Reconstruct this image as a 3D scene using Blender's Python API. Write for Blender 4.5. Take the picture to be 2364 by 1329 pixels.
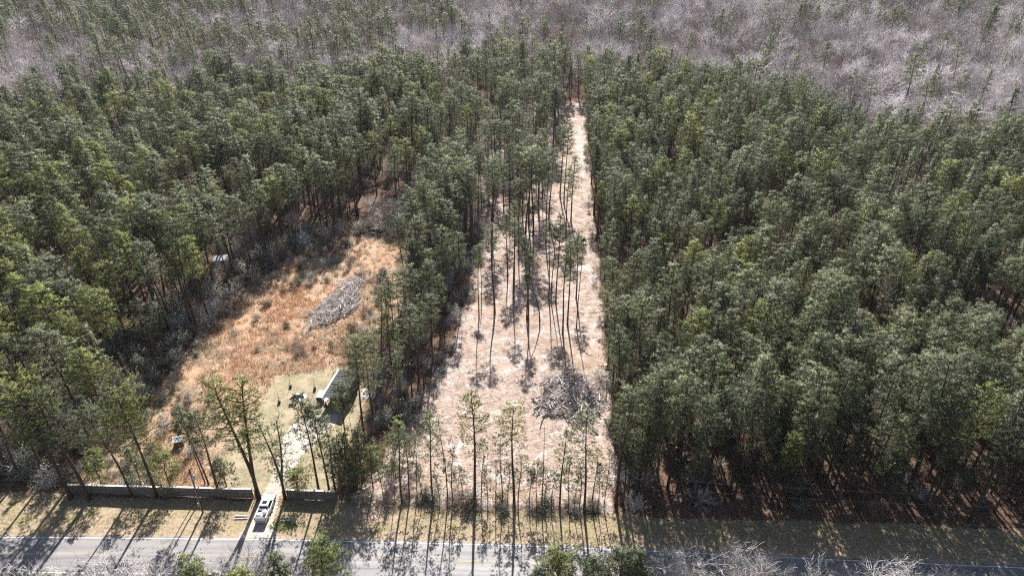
import bpy, bmesh, math, random
import numpy as np
from mathutils import Vector, Matrix

for o in list(bpy.data.objects):
    bpy.data.objects.remove(o, do_unlink=True)
sc = bpy.context.scene
col = sc.collection
R = math.radians

# ------------------------------------------------------------------ camera, sky, sun, exposure
CAM_H, FOC, PITCH = 92.0, 1620.0, R(30.5)          # drone height, focal length in survey pixels, tilt down
cam_d = bpy.data.cameras.new('camera')
cam_d.sensor_width = 36.0
cam_d.lens = FOC / 2364.0 * 36.0
cam_d.clip_start, cam_d.clip_end = 0.5, 9000.0
cam = bpy.data.objects.new('camera', cam_d)
col.objects.link(cam)
cam.location = (0, 0, CAM_H)
cam.rotation_euler = (R(90) - PITCH, 0, 0)
sc.camera = cam

SUN_EL = R(38.0)
world = bpy.data.worlds.new('World'); sc.world = world; world.use_nodes = True
wn = world.node_tree.nodes; wl = world.node_tree.links
sky = wn.new('ShaderNodeTexSky'); sky.sky_type = 'NISHITA'; sky.sun_disc = False
sky.sun_elevation = SUN_EL; sky.sun_rotation = R(0.0); sky.air_density = 1.0; sky.dust_density = 1.2
bg = wn['Background']; bg.inputs['Strength'].default_value = 0.05
wl.new(sky.outputs[0], bg.inputs['Color'])

sun_d = bpy.data.lights.new('sun', 'SUN'); sun_d.energy = 5.0; sun_d.angle = R(0.5); sun_d.color = (1.0, 0.965, 0.92)
sun = bpy.data.objects.new('sun', sun_d); col.objects.link(sun)
sun.rotation_euler = (-(R(90) - SUN_EL), 0, 0)     # light travels towards -Y: the low winter sun stands ahead of the camera
sun.location = (0, 200, 150)

sc.view_settings.view_transform = 'Standard'; sc.view_settings.look = 'None'
sc.view_settings.exposure = 1.15; sc.view_settings.gamma = 1.0; sc.view_settings.use_curve_mapping = False
sc.render.engine = 'CYCLES'
sc.cycles.max_bounces = 4; sc.cycles.diffuse_bounces = 2; sc.cycles.glossy_bounces = 2
sc.cycles.transmission_bounces = 4; sc.cycles.volume_bounces = 0; sc.cycles.transparent_max_bounces = 4
sc.cycles.use_denoising = False
sc.cycles.caustics_reflective = False; sc.cycles.caustics_refractive = False
sc.cycles.filter_width = 1.2
sc.cycles.sample_clamp_indirect = 3.0

# ------------------------------------------------------------------ survey helpers
def survey(px, py, z=0.0):
    """Ground position (at height z) of a point measured in the aerial survey picture."""
    s, c = math.sin(PITCH), math.cos(PITCH)
    dx, v = px - 1182.0, 664.5 - py
    dy, dz = c * FOC + s * v, -s * FOC + c * v
    t = (CAM_H - z) / -dz
    return dx * t, dy * t
def in_view(x, y, z):
    s, c = math.sin(PITCH), math.cos(PITCH)
    d = y * c - (z - CAM_H) * s
    if d < 1: return None
    u = y * s + (z - CAM_H) * c
    return 1182 + x * FOC / d, 664.5 - u * FOC / d, FOC / d
def height_at(y, py):
    s, c = math.sin(PITCH), math.cos(PITCH)
    v = 664.5 - py
    return CAM_H + y * (-s * FOC + c * v) / (c * FOC + s * v)
def poly(pts): return [survey(*p) for p in pts]
def inside(P, x, y):
    x = np.asarray(x, float); y = np.asarray(y, float)
    r = np.zeros(x.shape, bool); n = len(P)
    for i in range(n):
        x1, y1 = P[i]; x2, y2 = P[(i + 1) % n]
        if y1 == y2: continue
        c = ((y1 > y) != (y2 > y)) & (x < (x2 - x1) * (y - y1) / (y2 - y1) + x1)
        r ^= c
    return r
def edge_dist(P, x, y, closed=True):
    x = np.asarray(x, float); y = np.asarray(y, float)
    d = np.full(x.shape, 1e9); n = len(P)
    for i in range(n if closed else n - 1):
        ax, ay = P[i]; bx, by = P[(i + 1) % n]
        L = (bx - ax) ** 2 + (by - ay) ** 2 + 1e-9
        t = np.clip(((x - ax) * (bx - ax) + (y - ay) * (by - ay)) / L, 0, 1)
        d = np.minimum(d, np.hypot(x - ax - t * (bx - ax), y - ay - t * (by - ay)))
    return d
_ng = np.random.default_rng(5).random((128, 128))
def vnoise(x, y, s):
    x = np.asarray(x, float) / s; y = np.asarray(y, float) / s
    i = np.floor(x).astype(int); j = np.floor(y).astype(int); u = x - i; v = y - j
    u = u * u * (3 - 2 * u); v = v * v * (3 - 2 * v)
    g = lambda a, b: _ng[a % 128, b % 128]
    return (g(i, j) * (1 - u) + g(i + 1, j) * u) * (1 - v) + (g(i, j + 1) * (1 - u) + g(i + 1, j + 1) * u) * v

# ------------------------------------------------------------------ material helpers
def new_mat(name):
    m = bpy.data.materials.new(name); m.use_nodes = True
    nt = m.node_tree
    return m, nt, nt.nodes['Principled BSDF'], nt.nodes['Material Output']
def nd(nt, t, **kw):
    n = nt.nodes.new(t)
    for k, v in kw.items(): setattr(n, k, v)
    return n
def noise(nt, scale, detail=4, rough=.6, vec=None, d4=False):
    n = nd(nt, 'ShaderNodeTexNoise'); n.inputs['Scale'].default_value = scale
    n.inputs['Detail'].default_value = detail; n.inputs['Roughness'].default_value = rough
    if vec is not None: nt.links.new(vec, n.inputs['Vector'])
    return n.outputs['Fac']
def ramp(nt, fac, stops, interp='LINEAR'):
    r = nd(nt, 'ShaderNodeValToRGB'); r.color_ramp.interpolation = interp
    e = r.color_ramp.elements
    while len(e) < len(stops): e.new(0.5)
    for k, (p, c) in enumerate(stops):
        e[k].position = p; e[k].color = (*c, 1) if len(c) == 3 else c
    nt.links.new(fac, r.inputs[0]); return r.outputs[0]
def mixc(nt, f, a, b, mode='MIX'):
    n = nd(nt, 'ShaderNodeMix', data_type='RGBA', blend_type=mode)
    for s, v in ((0, f), (6, a), (7, b)):
        if isinstance(v, bpy.types.NodeSocket): nt.links.new(v, n.inputs[s])
        else: n.inputs[s].default_value = v if s == 0 else (*v, 1)
    return n.outputs[2]
def mth(nt, op, a, b=0.0, c=0.0, clamp=False):
    n = nd(nt, 'ShaderNodeMath', operation=op, use_clamp=clamp)
    for s, v in enumerate((a, b, c)):
        if isinstance(v, bpy.types.NodeSocket): nt.links.new(v, n.inputs[s])
        else: n.inputs[s].default_value = v
    return n.outputs[0]
def sstep(nt, v, lo, hi):
    n = nd(nt, 'ShaderNodeMapRange', interpolation_type='SMOOTHSTEP')
    nt.links.new(v, n.inputs[0]); n.inputs[1].default_value = lo; n.inputs[2].default_value = hi
    return n.outputs[0]
def obj_coord(nt): return nd(nt, 'ShaderNodeTexCoord').outputs['Object']
def simple_mat(name, a, b, scale=6.0, rough=.8, spec=.3, metal=0.0, bump=0.0, vary=0.0):
    m, nt, p, o = new_mat(name)
    f = noise(nt, scale, 5, .65, obj_coord(nt))
    fr = mth(nt, 'ADD', mth(nt, 'MULTIPLY', f, 1 - vary), mth(nt, 'MULTIPLY', nd(nt, 'ShaderNodeObjectInfo').outputs['Random'], vary)) if vary else f
    nt.links.new(ramp(nt, fr, [(.3, a), (.7, b)]), p.inputs['Base Color'])
    p.inputs['Roughness'].default_value = rough; p.inputs['Metallic'].default_value = metal
    p.inputs['Specular IOR Level'].default_value = spec
    if bump:
        bn = nd(nt, 'ShaderNodeBump'); bn.inputs['Strength'].default_value = bump
        nt.links.new(f, bn.inputs['Height']); nt.links.new(bn.outputs[0], p.inputs['Normal'])
    return m
def leaf_mat(name, dark, light, hot, trans=.30, rough=.5, spec=.3):
    """needle / leaf colour: varies from tuft to tuft (attribute tint) and from plant to plant"""
    m, nt, p, out = new_mat(name)
    at = nd(nt, 'ShaderNodeAttribute', attribute_name='tint').outputs['Fac']
    rnd = nd(nt, 'ShaderNodeObjectInfo').outputs['Random']
    f = mth(nt, 'ADD', mth(nt, 'MULTIPLY', at, .48), mth(nt, 'MULTIPLY', rnd, .52))
    c = ramp(nt, f, [(.12, dark), (.55, light), (.92, hot)])
    nt.links.new(c, p.inputs['Base Color']); p.inputs['Roughness'].default_value = rough
    p.inputs['Specular IOR Level'].default_value = spec
    tr = nd(nt, 'ShaderNodeBsdfTranslucent')
    nt.links.new(mixc(nt, .5, c, hot), tr.inputs[0])
    mx = nd(nt, 'ShaderNodeMixShader'); mx.inputs[0].default_value = trans
    nt.links.new(p.outputs[0], mx.inputs[1]); nt.links.new(tr.outputs[0], mx.inputs[2])
    nt.links.new(mx.outputs[0], out.inputs[0])
    return m

M = {}
M['needle'] = leaf_mat('pine_needles', (.078, .100, .060), (.165, .190, .112), (.31, .335, .170))
M['needle_grey'] = leaf_mat('grey_green_needles', (.078, .100, .062), (.180, .208, .130), (.335, .365, .215))
M['needle_yellow'] = leaf_mat('yellow_green_needles', (.130, .158, .052), (.235, .270, .085), (.37, .40, .125))
M['evergreen'] = leaf_mat('grey_green_leaves', (.085, .100, .060), (.175, .190, .125), (.30, .31, .215), .28)
M['pale_leaf'] = leaf_mat('pale_grey_green_leaves', (.20, .215, .155), (.33, .34, .26), (.46, .46, .36), .28)
M['olive_leaf'] = leaf_mat('olive_brown_leaves', (.15, .125, .065), (.26, .225, .115), (.36, .31, .17), .28)
M['bright_leaf'] = leaf_mat('fresh_green_leaves', (.10, .18, .03), (.16, .27, .045), (.24, .36, .07), .35)
M['broomsedge'] = leaf_mat('orange_broomsedge', (.36, .21, .12), (.56, .345, .20), (.69, .49, .33), .25)
M['straw'] = leaf_mat('pale_dry_grass', (.38, .28, .19), (.58, .45, .32), (.72, .60, .47), .25)
M['verge_blade'] = leaf_mat('verge_grass', (.16, .145, .055), (.33, .275, .13), (.52, .42, .24), .3)
M['bark'] = simple_mat('pine_bark', (.050, .034, .026), (.125, .088, .068), 5, .9, .2, bump=.4)
M['grey_bark'] = simple_mat('grey_bark', (.42, .39, .37), (.70, .66, .63), 3, .9, .2, vary=.6)
M['lavender_bark'] = simple_mat('pale_twig_bark', (.27, .235, .23), (.84, .785, .78), 3, .9, .2, vary=.75)
M['limb_bark'] = simple_mat('dark_limb_bark', (.12, .10, .095), (.25, .215, .20), 3, .9, .2)
M['brown_twig'] = simple_mat('brown_twigs', (.22, .155, .125), (.42, .32, .27), 3, .9, .2, vary=.6)
M['dead_wood'] = simple_mat('weathered_grey_wood', (.26, .23, .22), (.58, .54, .52), 2, .85, .25)
M['pale_wood'] = simple_mat('bleached_wood', (.46, .41, .39), (.76, .71, .68), 2, .85, .25)
M['dark_wood'] = simple_mat('dark_rotten_wood', (.06, .045, .04), (.19, .15, .13), 2, .85, .25)

# ------------------------------------------------------------------ mesh helpers
class MB:
    """collects vertices and faces and links them as ONE mesh object"""
    def __init__(s): s.v = []; s.f = []; s.mi = []
    def face(s, idx, mi=0): s.f.append(idx); s.mi.append(mi)
    def box(s, c, d, rz=0.0, mi=0, rot=None):
        n = len(s.v); m = rot or Matrix.Rotation(rz, 3, 'Z')
        for x in (-.5, .5):
            for y in (-.5, .5):
                for z in (-.5, .5):
                    s.v.append(tuple(Vector(c) + m @ Vector((x * d[0], y * d[1], z * d[2]))))
        for q in ((0, 1, 3, 2), (4, 6, 7, 5), (0, 4, 5, 1), (2, 3, 7, 6), (0, 2, 6, 4), (1, 5, 7, 3)):
            s.face([n + i for i in q], mi)
    def tube(s, pts, rad, k=5, cap=True, mi=0):
        n0 = len(s.v); P = [np.array(p, float) for p in pts]; m = len(P)
        for i in range(m):
            t = P[min(i + 1, m - 1)] - P[max(i - 1, 0)]; t = t / (np.linalg.norm(t) + 1e-9)
            a = np.array((1.0, 0, 0)) if abs(t[0]) < .8 else np.array((0, 1.0, 0))
            e1 = np.cross(t, a); e1 /= np.linalg.norm(e1); e2 = np.cross(t, e1)
            r = rad[i] if hasattr(rad, '__len__') else rad
            for j in range(k):
                an = 2 * math.pi * j / k
                s.v.append(tuple(P[i] + r * (math.cos(an) * e1 + math.sin(an) * e2)))
        for i in range(m - 1):
            for j in range(k):
                a = n0 + i * k + j; b = n0 + i * k + (j + 1) % k
                s.face([a, b, b + k, a + k], mi)
        if cap:
            s.face([n0 + j for j in range(k)][::-1], mi)
            s.face([n0 + (m - 1) * k + j for j in range(k)], mi)
    def prism(s, outline, z0, z1, mi=0):
        n = len(s.v); k = len(outline)
        for z in (z0, z1):
            for x, y in outline: s.v.append((x, y, z))
        s.face(list(range(n, n + k))[::-1], mi); s.face(list(range(n + k, n + 2 * k)), mi)
        for j in range(k): s.face([n + j, n + (j + 1) % k, n + k + (j + 1) % k, n + k + j], mi)
    def side_prism(s, outline, x0, x1, mi=0):
        """outline in (y, z) extruded along x"""
        n = len(s.v); k = len(outline)
        for x in (x0, x1):
            for y, z in outline: s.v.append((x, y, z))
        s.face(list(range(n, n + k)), mi); s.face(list(range(n + k, n + 2 * k))[::-1], mi)
        for j in range(k): s.face([n + j, n + k + j, n + k + (j + 1) % k, n + (j + 1) % k], mi)
    def mesh(s, name, mats, smooth=False):
        me = bpy.data.meshes.new(name); me.from_pydata(s.v, [], s.f)
        for m in (mats if isinstance(mats, (list, tuple)) else [mats]): me.materials.append(m)
        if any(s.mi): me.polygons.foreach_set('material_index', s.mi)
        if smooth: me.polygons.foreach_set('use_smooth', [True] * len(me.polygons))
        me.validate(); me.update(); return me
    def build(s, name, mats, parent=None, smooth=False, bevel=0.0):
        o = link(name, s.mesh(name, mats, smooth), parent)
        if bevel:
            b = o.modifiers.new('bevel', 'BEVEL'); b.width = bevel; b.segments = 2; b.limit_method = 'ANGLE'
        return o
def link(name, data, parent=None):
    o = bpy.data.objects.new(name, data); col.objects.link(o)
    if parent is not None: o.parent = parent
    return o
def tag(o, label=None, cat=None, group=None, kind=None):
    if label: o['label'] = label
    if cat: o['category'] = cat
    if group: o['group'] = group
    if kind: o['kind'] = kind
    return o
def empty(name, loc=(0, 0, 0), rz=0.0):
    o = bpy.data.objects.new(name, None); col.objects.link(o)
    o.empty_display_size = .3; o.location = loc; o.rotation_euler = (0, 0, rz); return o
def tri_mesh(name, V, tint, mat, nrm=None):
    """V: (n,3,3) triangles; tint: (n,); nrm: (n,3,3) outward normals of the rounded tufts"""
    n = len(V); me = bpy.data.meshes.new(name)
    if nrm is not None:
        ng = np.cross(V[:, 1] - V[:, 0], V[:, 2] - V[:, 0]); f = (ng * nrm.mean(1)).sum(1) < 0
        V = V.copy(); V[f] = V[f][:, ::-1]; nrm = nrm.copy(); nrm[f] = nrm[f][:, ::-1]
    me.vertices.add(3 * n); me.vertices.foreach_set('co', np.ascontiguousarray(V, np.float32).ravel())
    me.loops.add(3 * n); me.loops.foreach_set('vertex_index', np.arange(3 * n, dtype=np.int32))
    me.polygons.add(n); me.polygons.foreach_set('loop_start', np.arange(0, 3 * n, 3, dtype=np.int32))
    me.materials.append(mat)
    a = me.attributes.new('tint', 'FLOAT', 'POINT'); a.data.foreach_set('value', np.repeat(tint, 3).astype(np.float32))
    me.update()
    if nrm is not None:
        me.polygons.foreach_set('use_smooth', np.ones(n, bool)); me.normals_split_custom_set_from_vertices(nrm.reshape(-1, 3).tolist())
    return me
def unit(v): return v / (np.linalg.norm(v, axis=-1, keepdims=True) + 1e-9)
def blades(rng, cen, dirs, k, L, w, bias):
    """k slim needles bursting from every centre, leaning towards dirs"""
    n = len(cen)
    c = np.repeat(cen, k, 0); d = np.repeat(dirs, k, 0)
    v = unit(d * bias + rng.normal(size=(n * k, 3)))
    s = unit(np.cross(v, rng.normal(size=(n * k, 3)))) * (w * rng.uniform(.6, 1.2, (n * k, 1)))
    ln = L * rng.uniform(.6, 1.15, (n * k, 1))
    b = c - v * ln * .12
    return np.stack([b - s, b + s, c + v * ln], 1)

# ------------------------------------------------------------------ ground zones
LOT = poly([(822, 1152), (872, 1090), (905, 1010), (962, 950), (985, 900), (1012, 850), (1045, 780), (1072, 700), (1092, 620), (1102, 545),
            (1115, 488), (1160, 468), (1215, 438), (1262, 392), (1290, 330), (1304, 268), (1322, 236), (1346, 240), (1358, 330), (1366, 440),
            (1378, 600), (1392, 760), (1404, 900), (1412, 1050), (1420, 1172), (1200, 1166), (1000, 1160)])
FIELD = poly([(150, 1132), (215, 1060), (300, 975), (365, 900), (425, 825), (495, 735), (560, 672), (640, 610), (690, 572), (770, 548), (860, 540),
              (930, 556), (965, 590), (950, 640), (925, 700), (900, 760), (880, 820), (872, 870), (862, 930), (838, 1000), (812, 1060), (790, 1120), (775, 1140), (500, 1138)])
LAWN = poly([(520, 1140), (510, 1090), (520, 1030), (560, 985), (600, 935), (620, 890), (655, 868), (710, 855), (780, 852), (840, 880), (850, 915),
             (830, 965), (806, 1020), (785, 1080), (775, 1140), (640, 1142)])
def drive_outline():
    c = [(588, 1250, 48), (598, 1215, 32), (612, 1180, 24), (622, 1150, 22), (636, 1120, 19), (655, 1080, 21), (676, 1040, 28), (700, 1005, 48), (728, 975, 50), (752, 955, 34)]
    return poly([(x - w, y) for x, y, w in c] + [(x + w, y) for x, y, w in c][::-1])
DRIVE = drive_outline()
ROAD_N = [survey(*p) for p in [(-1400, 1238), (-600, 1238), (0, 1239), (600, 1244), (900, 1251), (1200, 1258.5), (1500, 1271), (1900, 1290), (2364, 1310), (3000, 1345)]]
ROAD_N = [(-420.0, 77.6)] + ROAD_N[1:] + [(420.0, 40.0)]
def road_y(x): return np.interp(x, [p[0] for p in ROAD_N], [p[1] for p in ROAD_N])
def wood_edge(x):     # where the woods begin behind the verge
    return np.interp(x, [-400, -80, -77, -30, -28, 16, 80, 400], [88, 87, 86.6, 85, 85, 82.2, 79.6, 50])
UPPER_G = poly([(1120, 480), (1095, 420), (1088, 330), (1110, 255), (1200, 232), (1310, 240), (1300, 300), (1282, 360), (1250, 400), (1180, 450)])
SAND = [poly(p) for p in ([(1275, 752), (1330, 760), (1392, 762), (1395, 782), (1330, 782), (1270, 764)], [(1270, 612), (1372, 606), (1376, 628), (1270, 626)],
                          [(1225, 575), (1275, 560), (1290, 585), (1240, 600)], [(1100, 822), (1160, 812), (1260, 815), (1265, 832), (1170, 832), (1110, 838)],
                          [(1025, 835), (1060, 820), (1065, 840), (1030, 852)], [(1090, 655), (1125, 652), (1130, 672), (1095, 680)],
                          [(1318, 300), (1350, 290), (1360, 380), (1352, 430), (1330, 400)], [(1085, 880), (1125, 868), (1130, 892), (1092, 898)],
                          [(1340, 556), (1366, 545), (1372, 585), (1348, 590)], [(1180, 735), (1230, 742), (1225, 756), (1180, 752)], [(1025, 880), (1050, 860), (1060, 890), (1030, 905)])]
SANDV = [poly(p) for p in ([(230, 1178), (290, 1168), (295, 1182), (225, 1192)], [(395, 1185), (450, 1180), (455, 1222), (400, 1225)], [(800, 1165), (900, 1160), (930, 1190), (860, 1205), (800, 1200)])]

def w_poly(P, x, y, soft): 
    d = edge_dist(P, x, y); s = np.where(inside(P, x, y), d, -d)
    return np.clip(.5 + s / (2 * soft), 0, 1)

def ground_material():
    m, nt, p, out = new_mat('ground')
    co = nd(nt, 'ShaderNodeNewGeometry').outputs['Position']
    n_big = noise(nt, .045, 4, .6, co); n_mid = noise(nt, .35, 5, .65, co); n_fin = noise(nt, 2.2, 5, .7, co); n_grit = noise(nt, 7.0, 3, .7, co)
    mp = nd(nt, 'ShaderNodeMapping'); mp.inputs['Scale'].default_value = (.5, 2.4, 1); mp.inputs['Rotation'].default_value = (0, 0, .35); nt.links.new(co, mp.inputs[0])
    n_str = noise(nt, 1.6, 5, .75, mp.outputs[0])
    def zone(a, amp=.9):
        w = nd(nt, 'ShaderNodeAttribute', attribute_name=a).outputs['Fac']
        n = mth(nt, 'MULTIPLY', mth(nt, 'SUBTRACT', mth(nt, 'MULTIPLY_ADD', n_fin, .5, mth(nt, 'MULTIPLY', n_mid, .5)), .5), amp * 1.6)
        g = mth(nt, 'MULTIPLY', mth(nt, 'MULTIPLY', w, mth(nt, 'SUBTRACT', 1.0, w)), 4.0)
        return sstep(nt, mth(nt, 'ADD', w, mth(nt, 'MULTIPLY', n, g)), .36, .64)
    # forest floor: red-brown pine straw with grey litter
    floor = ramp(nt, n_fin, [(.25, (.055, .034, .024)), (.5, (.145, .088, .060)), (.75, (.27, .175, .125))])
    floor = mixc(nt, sstep(nt, n_mid, .5, .72), floor, (.16, .13, .10))
    # cleared lot: pinkish straw and chips over pale sand
    lot = ramp(nt, n_str, [(.32, (.12, .078, .058)), (.43, (.30, .22, .178)), (.53, (.48, .375, .315)), (.72, (.64, .53, .465))])
    lot = mixc(nt, sstep(nt, n_mid, .50, .66), lot, ramp(nt, n_grit, [(.3, (.36, .275, .23)), (.7, (.62, .52, .455))]))
    lot = mixc(nt, sstep(nt, n_big, .50, .66), lot, mixc(nt, .65, lot, (.40, .29, .20)))
    lot = mixc(nt, sstep(nt, mth(nt, 'MULTIPLY_ADD', n_mid, .6, mth(nt, 'MULTIPLY', n_str, .4)), .50, .36), lot, mixc(nt, .7, lot, (.27, .18, .125)))
    lot = mixc(nt, sstep(nt, n_grit, .55, .64), lot, (.23, .155, .115))
    sand = ramp(nt, n_fin, [(.3, (.46, .385, .33)), (.48, (.62, .56, .52)), (.7, (.74, .71, .68))])
    sw = nd(nt, 'ShaderNodeAttribute', attribute_name='z_sand').outputs['Fac']
    patch = mth(nt, 'MULTIPLY', sstep(nt, mth(nt, 'MULTIPLY_ADD', n_fin, .35, mth(nt, 'MULTIPLY', n_mid, .65)), .535, .62), .75)
    sandf = mth(nt, 'MAXIMUM', patch, sstep(nt, mth(nt, 'MULTIPLY_ADD', mth(nt, 'SUBTRACT', n_fin, .5), 1.6, sw), .42, .75))
    lot = mixc(nt, sandf, lot, sand)
    # old field
    field = ramp(nt, n_str, [(.25, (.19, .125, .085)), (.45, (.37, .255, .18)), (.62, (.52, .385, .285)), (.8, (.62, .51, .40))])
    field = mixc(nt, sstep(nt, n_big, .45, .6), field, mixc(nt, .45, field, (.55, .30, .17)))
    field = mixc(nt, sstep(nt, n_mid, .48, .68), field, mixc(nt, n_fin, (.24, .19, .10), (.47, .36, .24)))
    # mown lawn
    lawn = ramp(nt, n_fin, [(.25, (.165, .14, .08)), (.5, (.30, .262, .162)), (.75, (.45, .385, .27))])
    lawn = mixc(nt, sstep(nt, n_mid, .45, .62), lawn, mixc(nt, n_grit, (.36, .285, .185), (.47, .38, .275)))
    # driveway
    drv = ramp(nt, n_mid, [(.3, (.42, .35, .28)), (.55, (.55, .495, .43)), (.75, (.62, .58, .52))])
    drv = mixc(nt, sstep(nt, n_grit, .52, .7), drv, (.44, .35, .27))
    # road verge
    ver = ramp(nt, n_fin, [(.30, (.14, .105, .062)), (.48, (.32, .25, .16)), (.7, (.52, .425, .31))])
    ver = mixc(nt, sstep(nt, n_mid, .50, .66), ver, ramp(nt, n_grit, [(.3, (.19, .18, .07)), (.7, (.38, .33, .16))]))
    ver = mixc(nt, nd(nt, 'ShaderNodeAttribute', attribute_name='z_dirt').outputs['Fac'], ver, ramp(nt, n_fin, [(.3, (.33, .235, .165)), (.7, (.56, .44, .34))]))
    c = mixc(nt, zone('z_lot'), floor, lot)
    c = mixc(nt, zone('z_field'), c, field)
    c = mixc(nt, zone('z_lawn', .5), c, lawn)
    c = mixc(nt, zone('z_verge', .6), c, ver)
    c = mixc(nt, zone('z_drive', .8), c, drv)
    nt.links.new(c, p.inputs['Base Color']); p.inputs['Roughness'].default_value = .95; p.inputs['Specular IOR Level'].default_value = .12
    b = nd(nt, 'ShaderNodeBump'); b.inputs['Strength'].default_value = .9; b.inputs['Distance'].default_value = .12
    nt.links.new(mth(nt, 'ADD', n_fin, mth(nt, 'MULTIPLY', n_grit, .5)), b.inputs['Height']); nt.links.new(b.outputs[0], p.inputs['Normal'])
    return m
M['ground'] = ground_material()

GX0, GX1, GY0, GY1, CELL = -98.0, 98.0, 64.0, 372.0, 0.7
def build_ground():
    nx = int(round((GX1 - GX0) / CELL)); ny = int(round((GY1 - GY0) / CELL))
    xs = np.linspace(GX0, GX1, nx + 1); ys = np.linspace(GY0, GY1, ny + 1)
    X, Y = np.meshgrid(xs, ys, indexing='ij'); x = X.ravel(); y = Y.ravel()
    wob = (vnoise(x, y, 6) - .5) * 3.0; wob2 = (vnoise(x + 50, y + 9, 6) - .5) * 3.0
    far = y > 160
    z_lot = w_poly(LOT, x + wob * .6, y + wob2, 1.4)
    z_lot = np.maximum(z_lot, .95 * w_poly(UPPER_G, x + wob, y + wob2, 3.0))
    z_field = w_poly(FIELD, x + wob, y + wob2, 2.0)
    z_lawn = w_poly(LAWN, x + wob * .3, y + wob2 * .3, .7)
    z_drive = w_poly(DRIVE, x + wob * .25, y + wob2 * .25, .8)
    ry = road_y(x); we = wood_edge(x)
    z_verge = np.clip((we - .5 + wob * .3 - y) / 2.2 + .5, 0, 1) * (y > ry - 20)
    z_sand = np.zeros_like(x)
    for P in SAND + SANDV: z_sand = np.maximum(z_sand, w_poly(P, x + wob * .5, y + wob2 * .5, 1.6) * .56)
    sv = np.zeros_like(x)
    for P in SANDV: sv = np.maximum(sv, w_poly(P, x + wob * .4, y + wob2 * .4, 1.0))
    z_dirt = np.maximum(np.clip(1 - np.abs(y - ry - .4) / 2.6, 0, 1) * .9, sv) * (.55 + .9 * (vnoise(x, y, 2.2) - .25))
    z_dirt = np.clip(z_dirt, 0, 1)
    flat = np.clip((y - ry - 1.0) / 3, 0, 1) * np.clip(np.minimum(np.minimum(x - GX0, GX1 - x), np.minimum(y - GY0, GY1 - y)) / 4, 0, 1)
    flat *= 1 - np.clip(z_drive * 2, 0, 1) * .9
    rough = .10 + .16 * np.clip(z_lot + z_field, 0, 1)
    z = ((vnoise(x, y, 1.6) - .5) * .9 + (vnoise(x + 7, y + 3, 4.0) - .5) * 1.2 + (vnoise(x, y, .8) - .5) * .5) * rough * flat
    cen = lambda a: a.reshape(nx + 1, ny + 1)
    def cellmean(a):
        a = cen(a); return (a[:-1, :-1] + a[1:, :-1] + a[:-1, 1:] + a[1:, 1:]) / 4
    W = np.stack([np.full((nx, ny), .001), cellmean(z_lot), cellmean(z_field), cellmean(z_lawn) * 1.01, cellmean(z_verge) * 1.02, cellmean(z_drive) * 1.03])
    W[:, :, :] = np.where(W > .5, W + np.arange(6)[:, None, None], W)
    cls = W.argmax(0); cls[(W.max(0) < .5)] = 0
    I = np.arange((nx + 1) * (ny + 1)).reshape(nx + 1, ny + 1)
    quads = np.stack([I[:-1, :-1], I[1:, :-1], I[1:, 1:], I[:-1, 1:]], -1).reshape(-1, 4)
    cls = cls.ravel(); P = np.stack([x, y, z], 1)
    names = ['forest_floor', 'cleared_ground', 'field', 'lawn', 'road_verge', 'driveway']
    labels = ['red-brown pine straw floor under the woods', 'pinkish straw-covered cleared strip of land', 'orange grassy old field by the wall', 'mown tan lawn round the dark building',
              'grassy road verge with bare soil edge', 'pale sandy driveway leading from the road']
    for k, nm in enumerate(names):
        q = quads[cls == k]
        if len(q) == 0: continue
        used, inv = np.unique(q, return_inverse=True); inv = inv.reshape(-1, 4)
        me = bpy.data.meshes.new(nm)
        me.vertices.add(len(used)); me.vertices.foreach_set('co', P[used].astype(np.float32).ravel())
        me.loops.add(inv.size); me.loops.foreach_set('vertex_index', inv.astype(np.int32).ravel())
        me.polygons.add(len(inv)); me.polygons.foreach_set('loop_start', np.arange(0, inv.size, 4, dtype=np.int32))
        me.polygons.foreach_set('use_smooth', np.ones(len(inv), bool))
        for an, arr in (('z_lot', z_lot), ('z_field', z_field), ('z_lawn', z_lawn), ('z_verge', z_verge), ('z_drive', z_drive), ('z_sand', z_sand), ('z_dirt', z_dirt)):
            a = me.attributes.new(an, 'FLOAT', 'POINT'); a.data.foreach_set('value', arr[used].astype(np.float32))
        me.materials.append(M['ground']); me.update()
        tag(link(nm, me), labels[k], None, kind='structure')
    g = MB(); B = 3000.0
    ring = [(-B, -B), (B, -B), (B, B), (-B, B)]; inn = [(GX0, GY0), (GX1, GY0), (GX1, GY1), (GX0, GY1)]
    g.v = [(a, b, 0) for a, b in ring + inn]
    for i in range(4): g.face([i, (i + 1) % 4, 4 + (i + 1) % 4, 4 + i])
    lf = MB(); bx = list(np.arange(-480, 481, 16.0))
    for x_ in bx: yb_ = float(np.interp(x_, [-500, -300, -200, -150, -60, 0, 42, 89, 119, 124, 146, 175, 300, 500], [250, 262, 284, 306, 330, 350, 336, 318, 296, 262, 244, 236, 205, 180])) + random.Random(int(x_)).uniform(-3, 3); lf.v += [(x_, max(yb_, GY1 + .5) if GX0 - 17 < x_ < GX1 + 17 else yb_, .012), (x_, 1000.0, .012)]
    for i in range(len(bx) - 1): lf.face([2 * i, 2 * i + 2, 2 * i + 3, 2 * i + 1])
    tag(lf.build('leaf_litter_floor', simple_mat('pale_leaf_litter', (.13, .10, .085), (.29, .24, .21), .6, .95, .1)), 'pale leaf litter under the far bare hardwoods', kind='structure')
    tag(g.build('ground', M['ground']), 'wide wooded ground reaching to the horizon', kind='structure')
build_ground()

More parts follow.
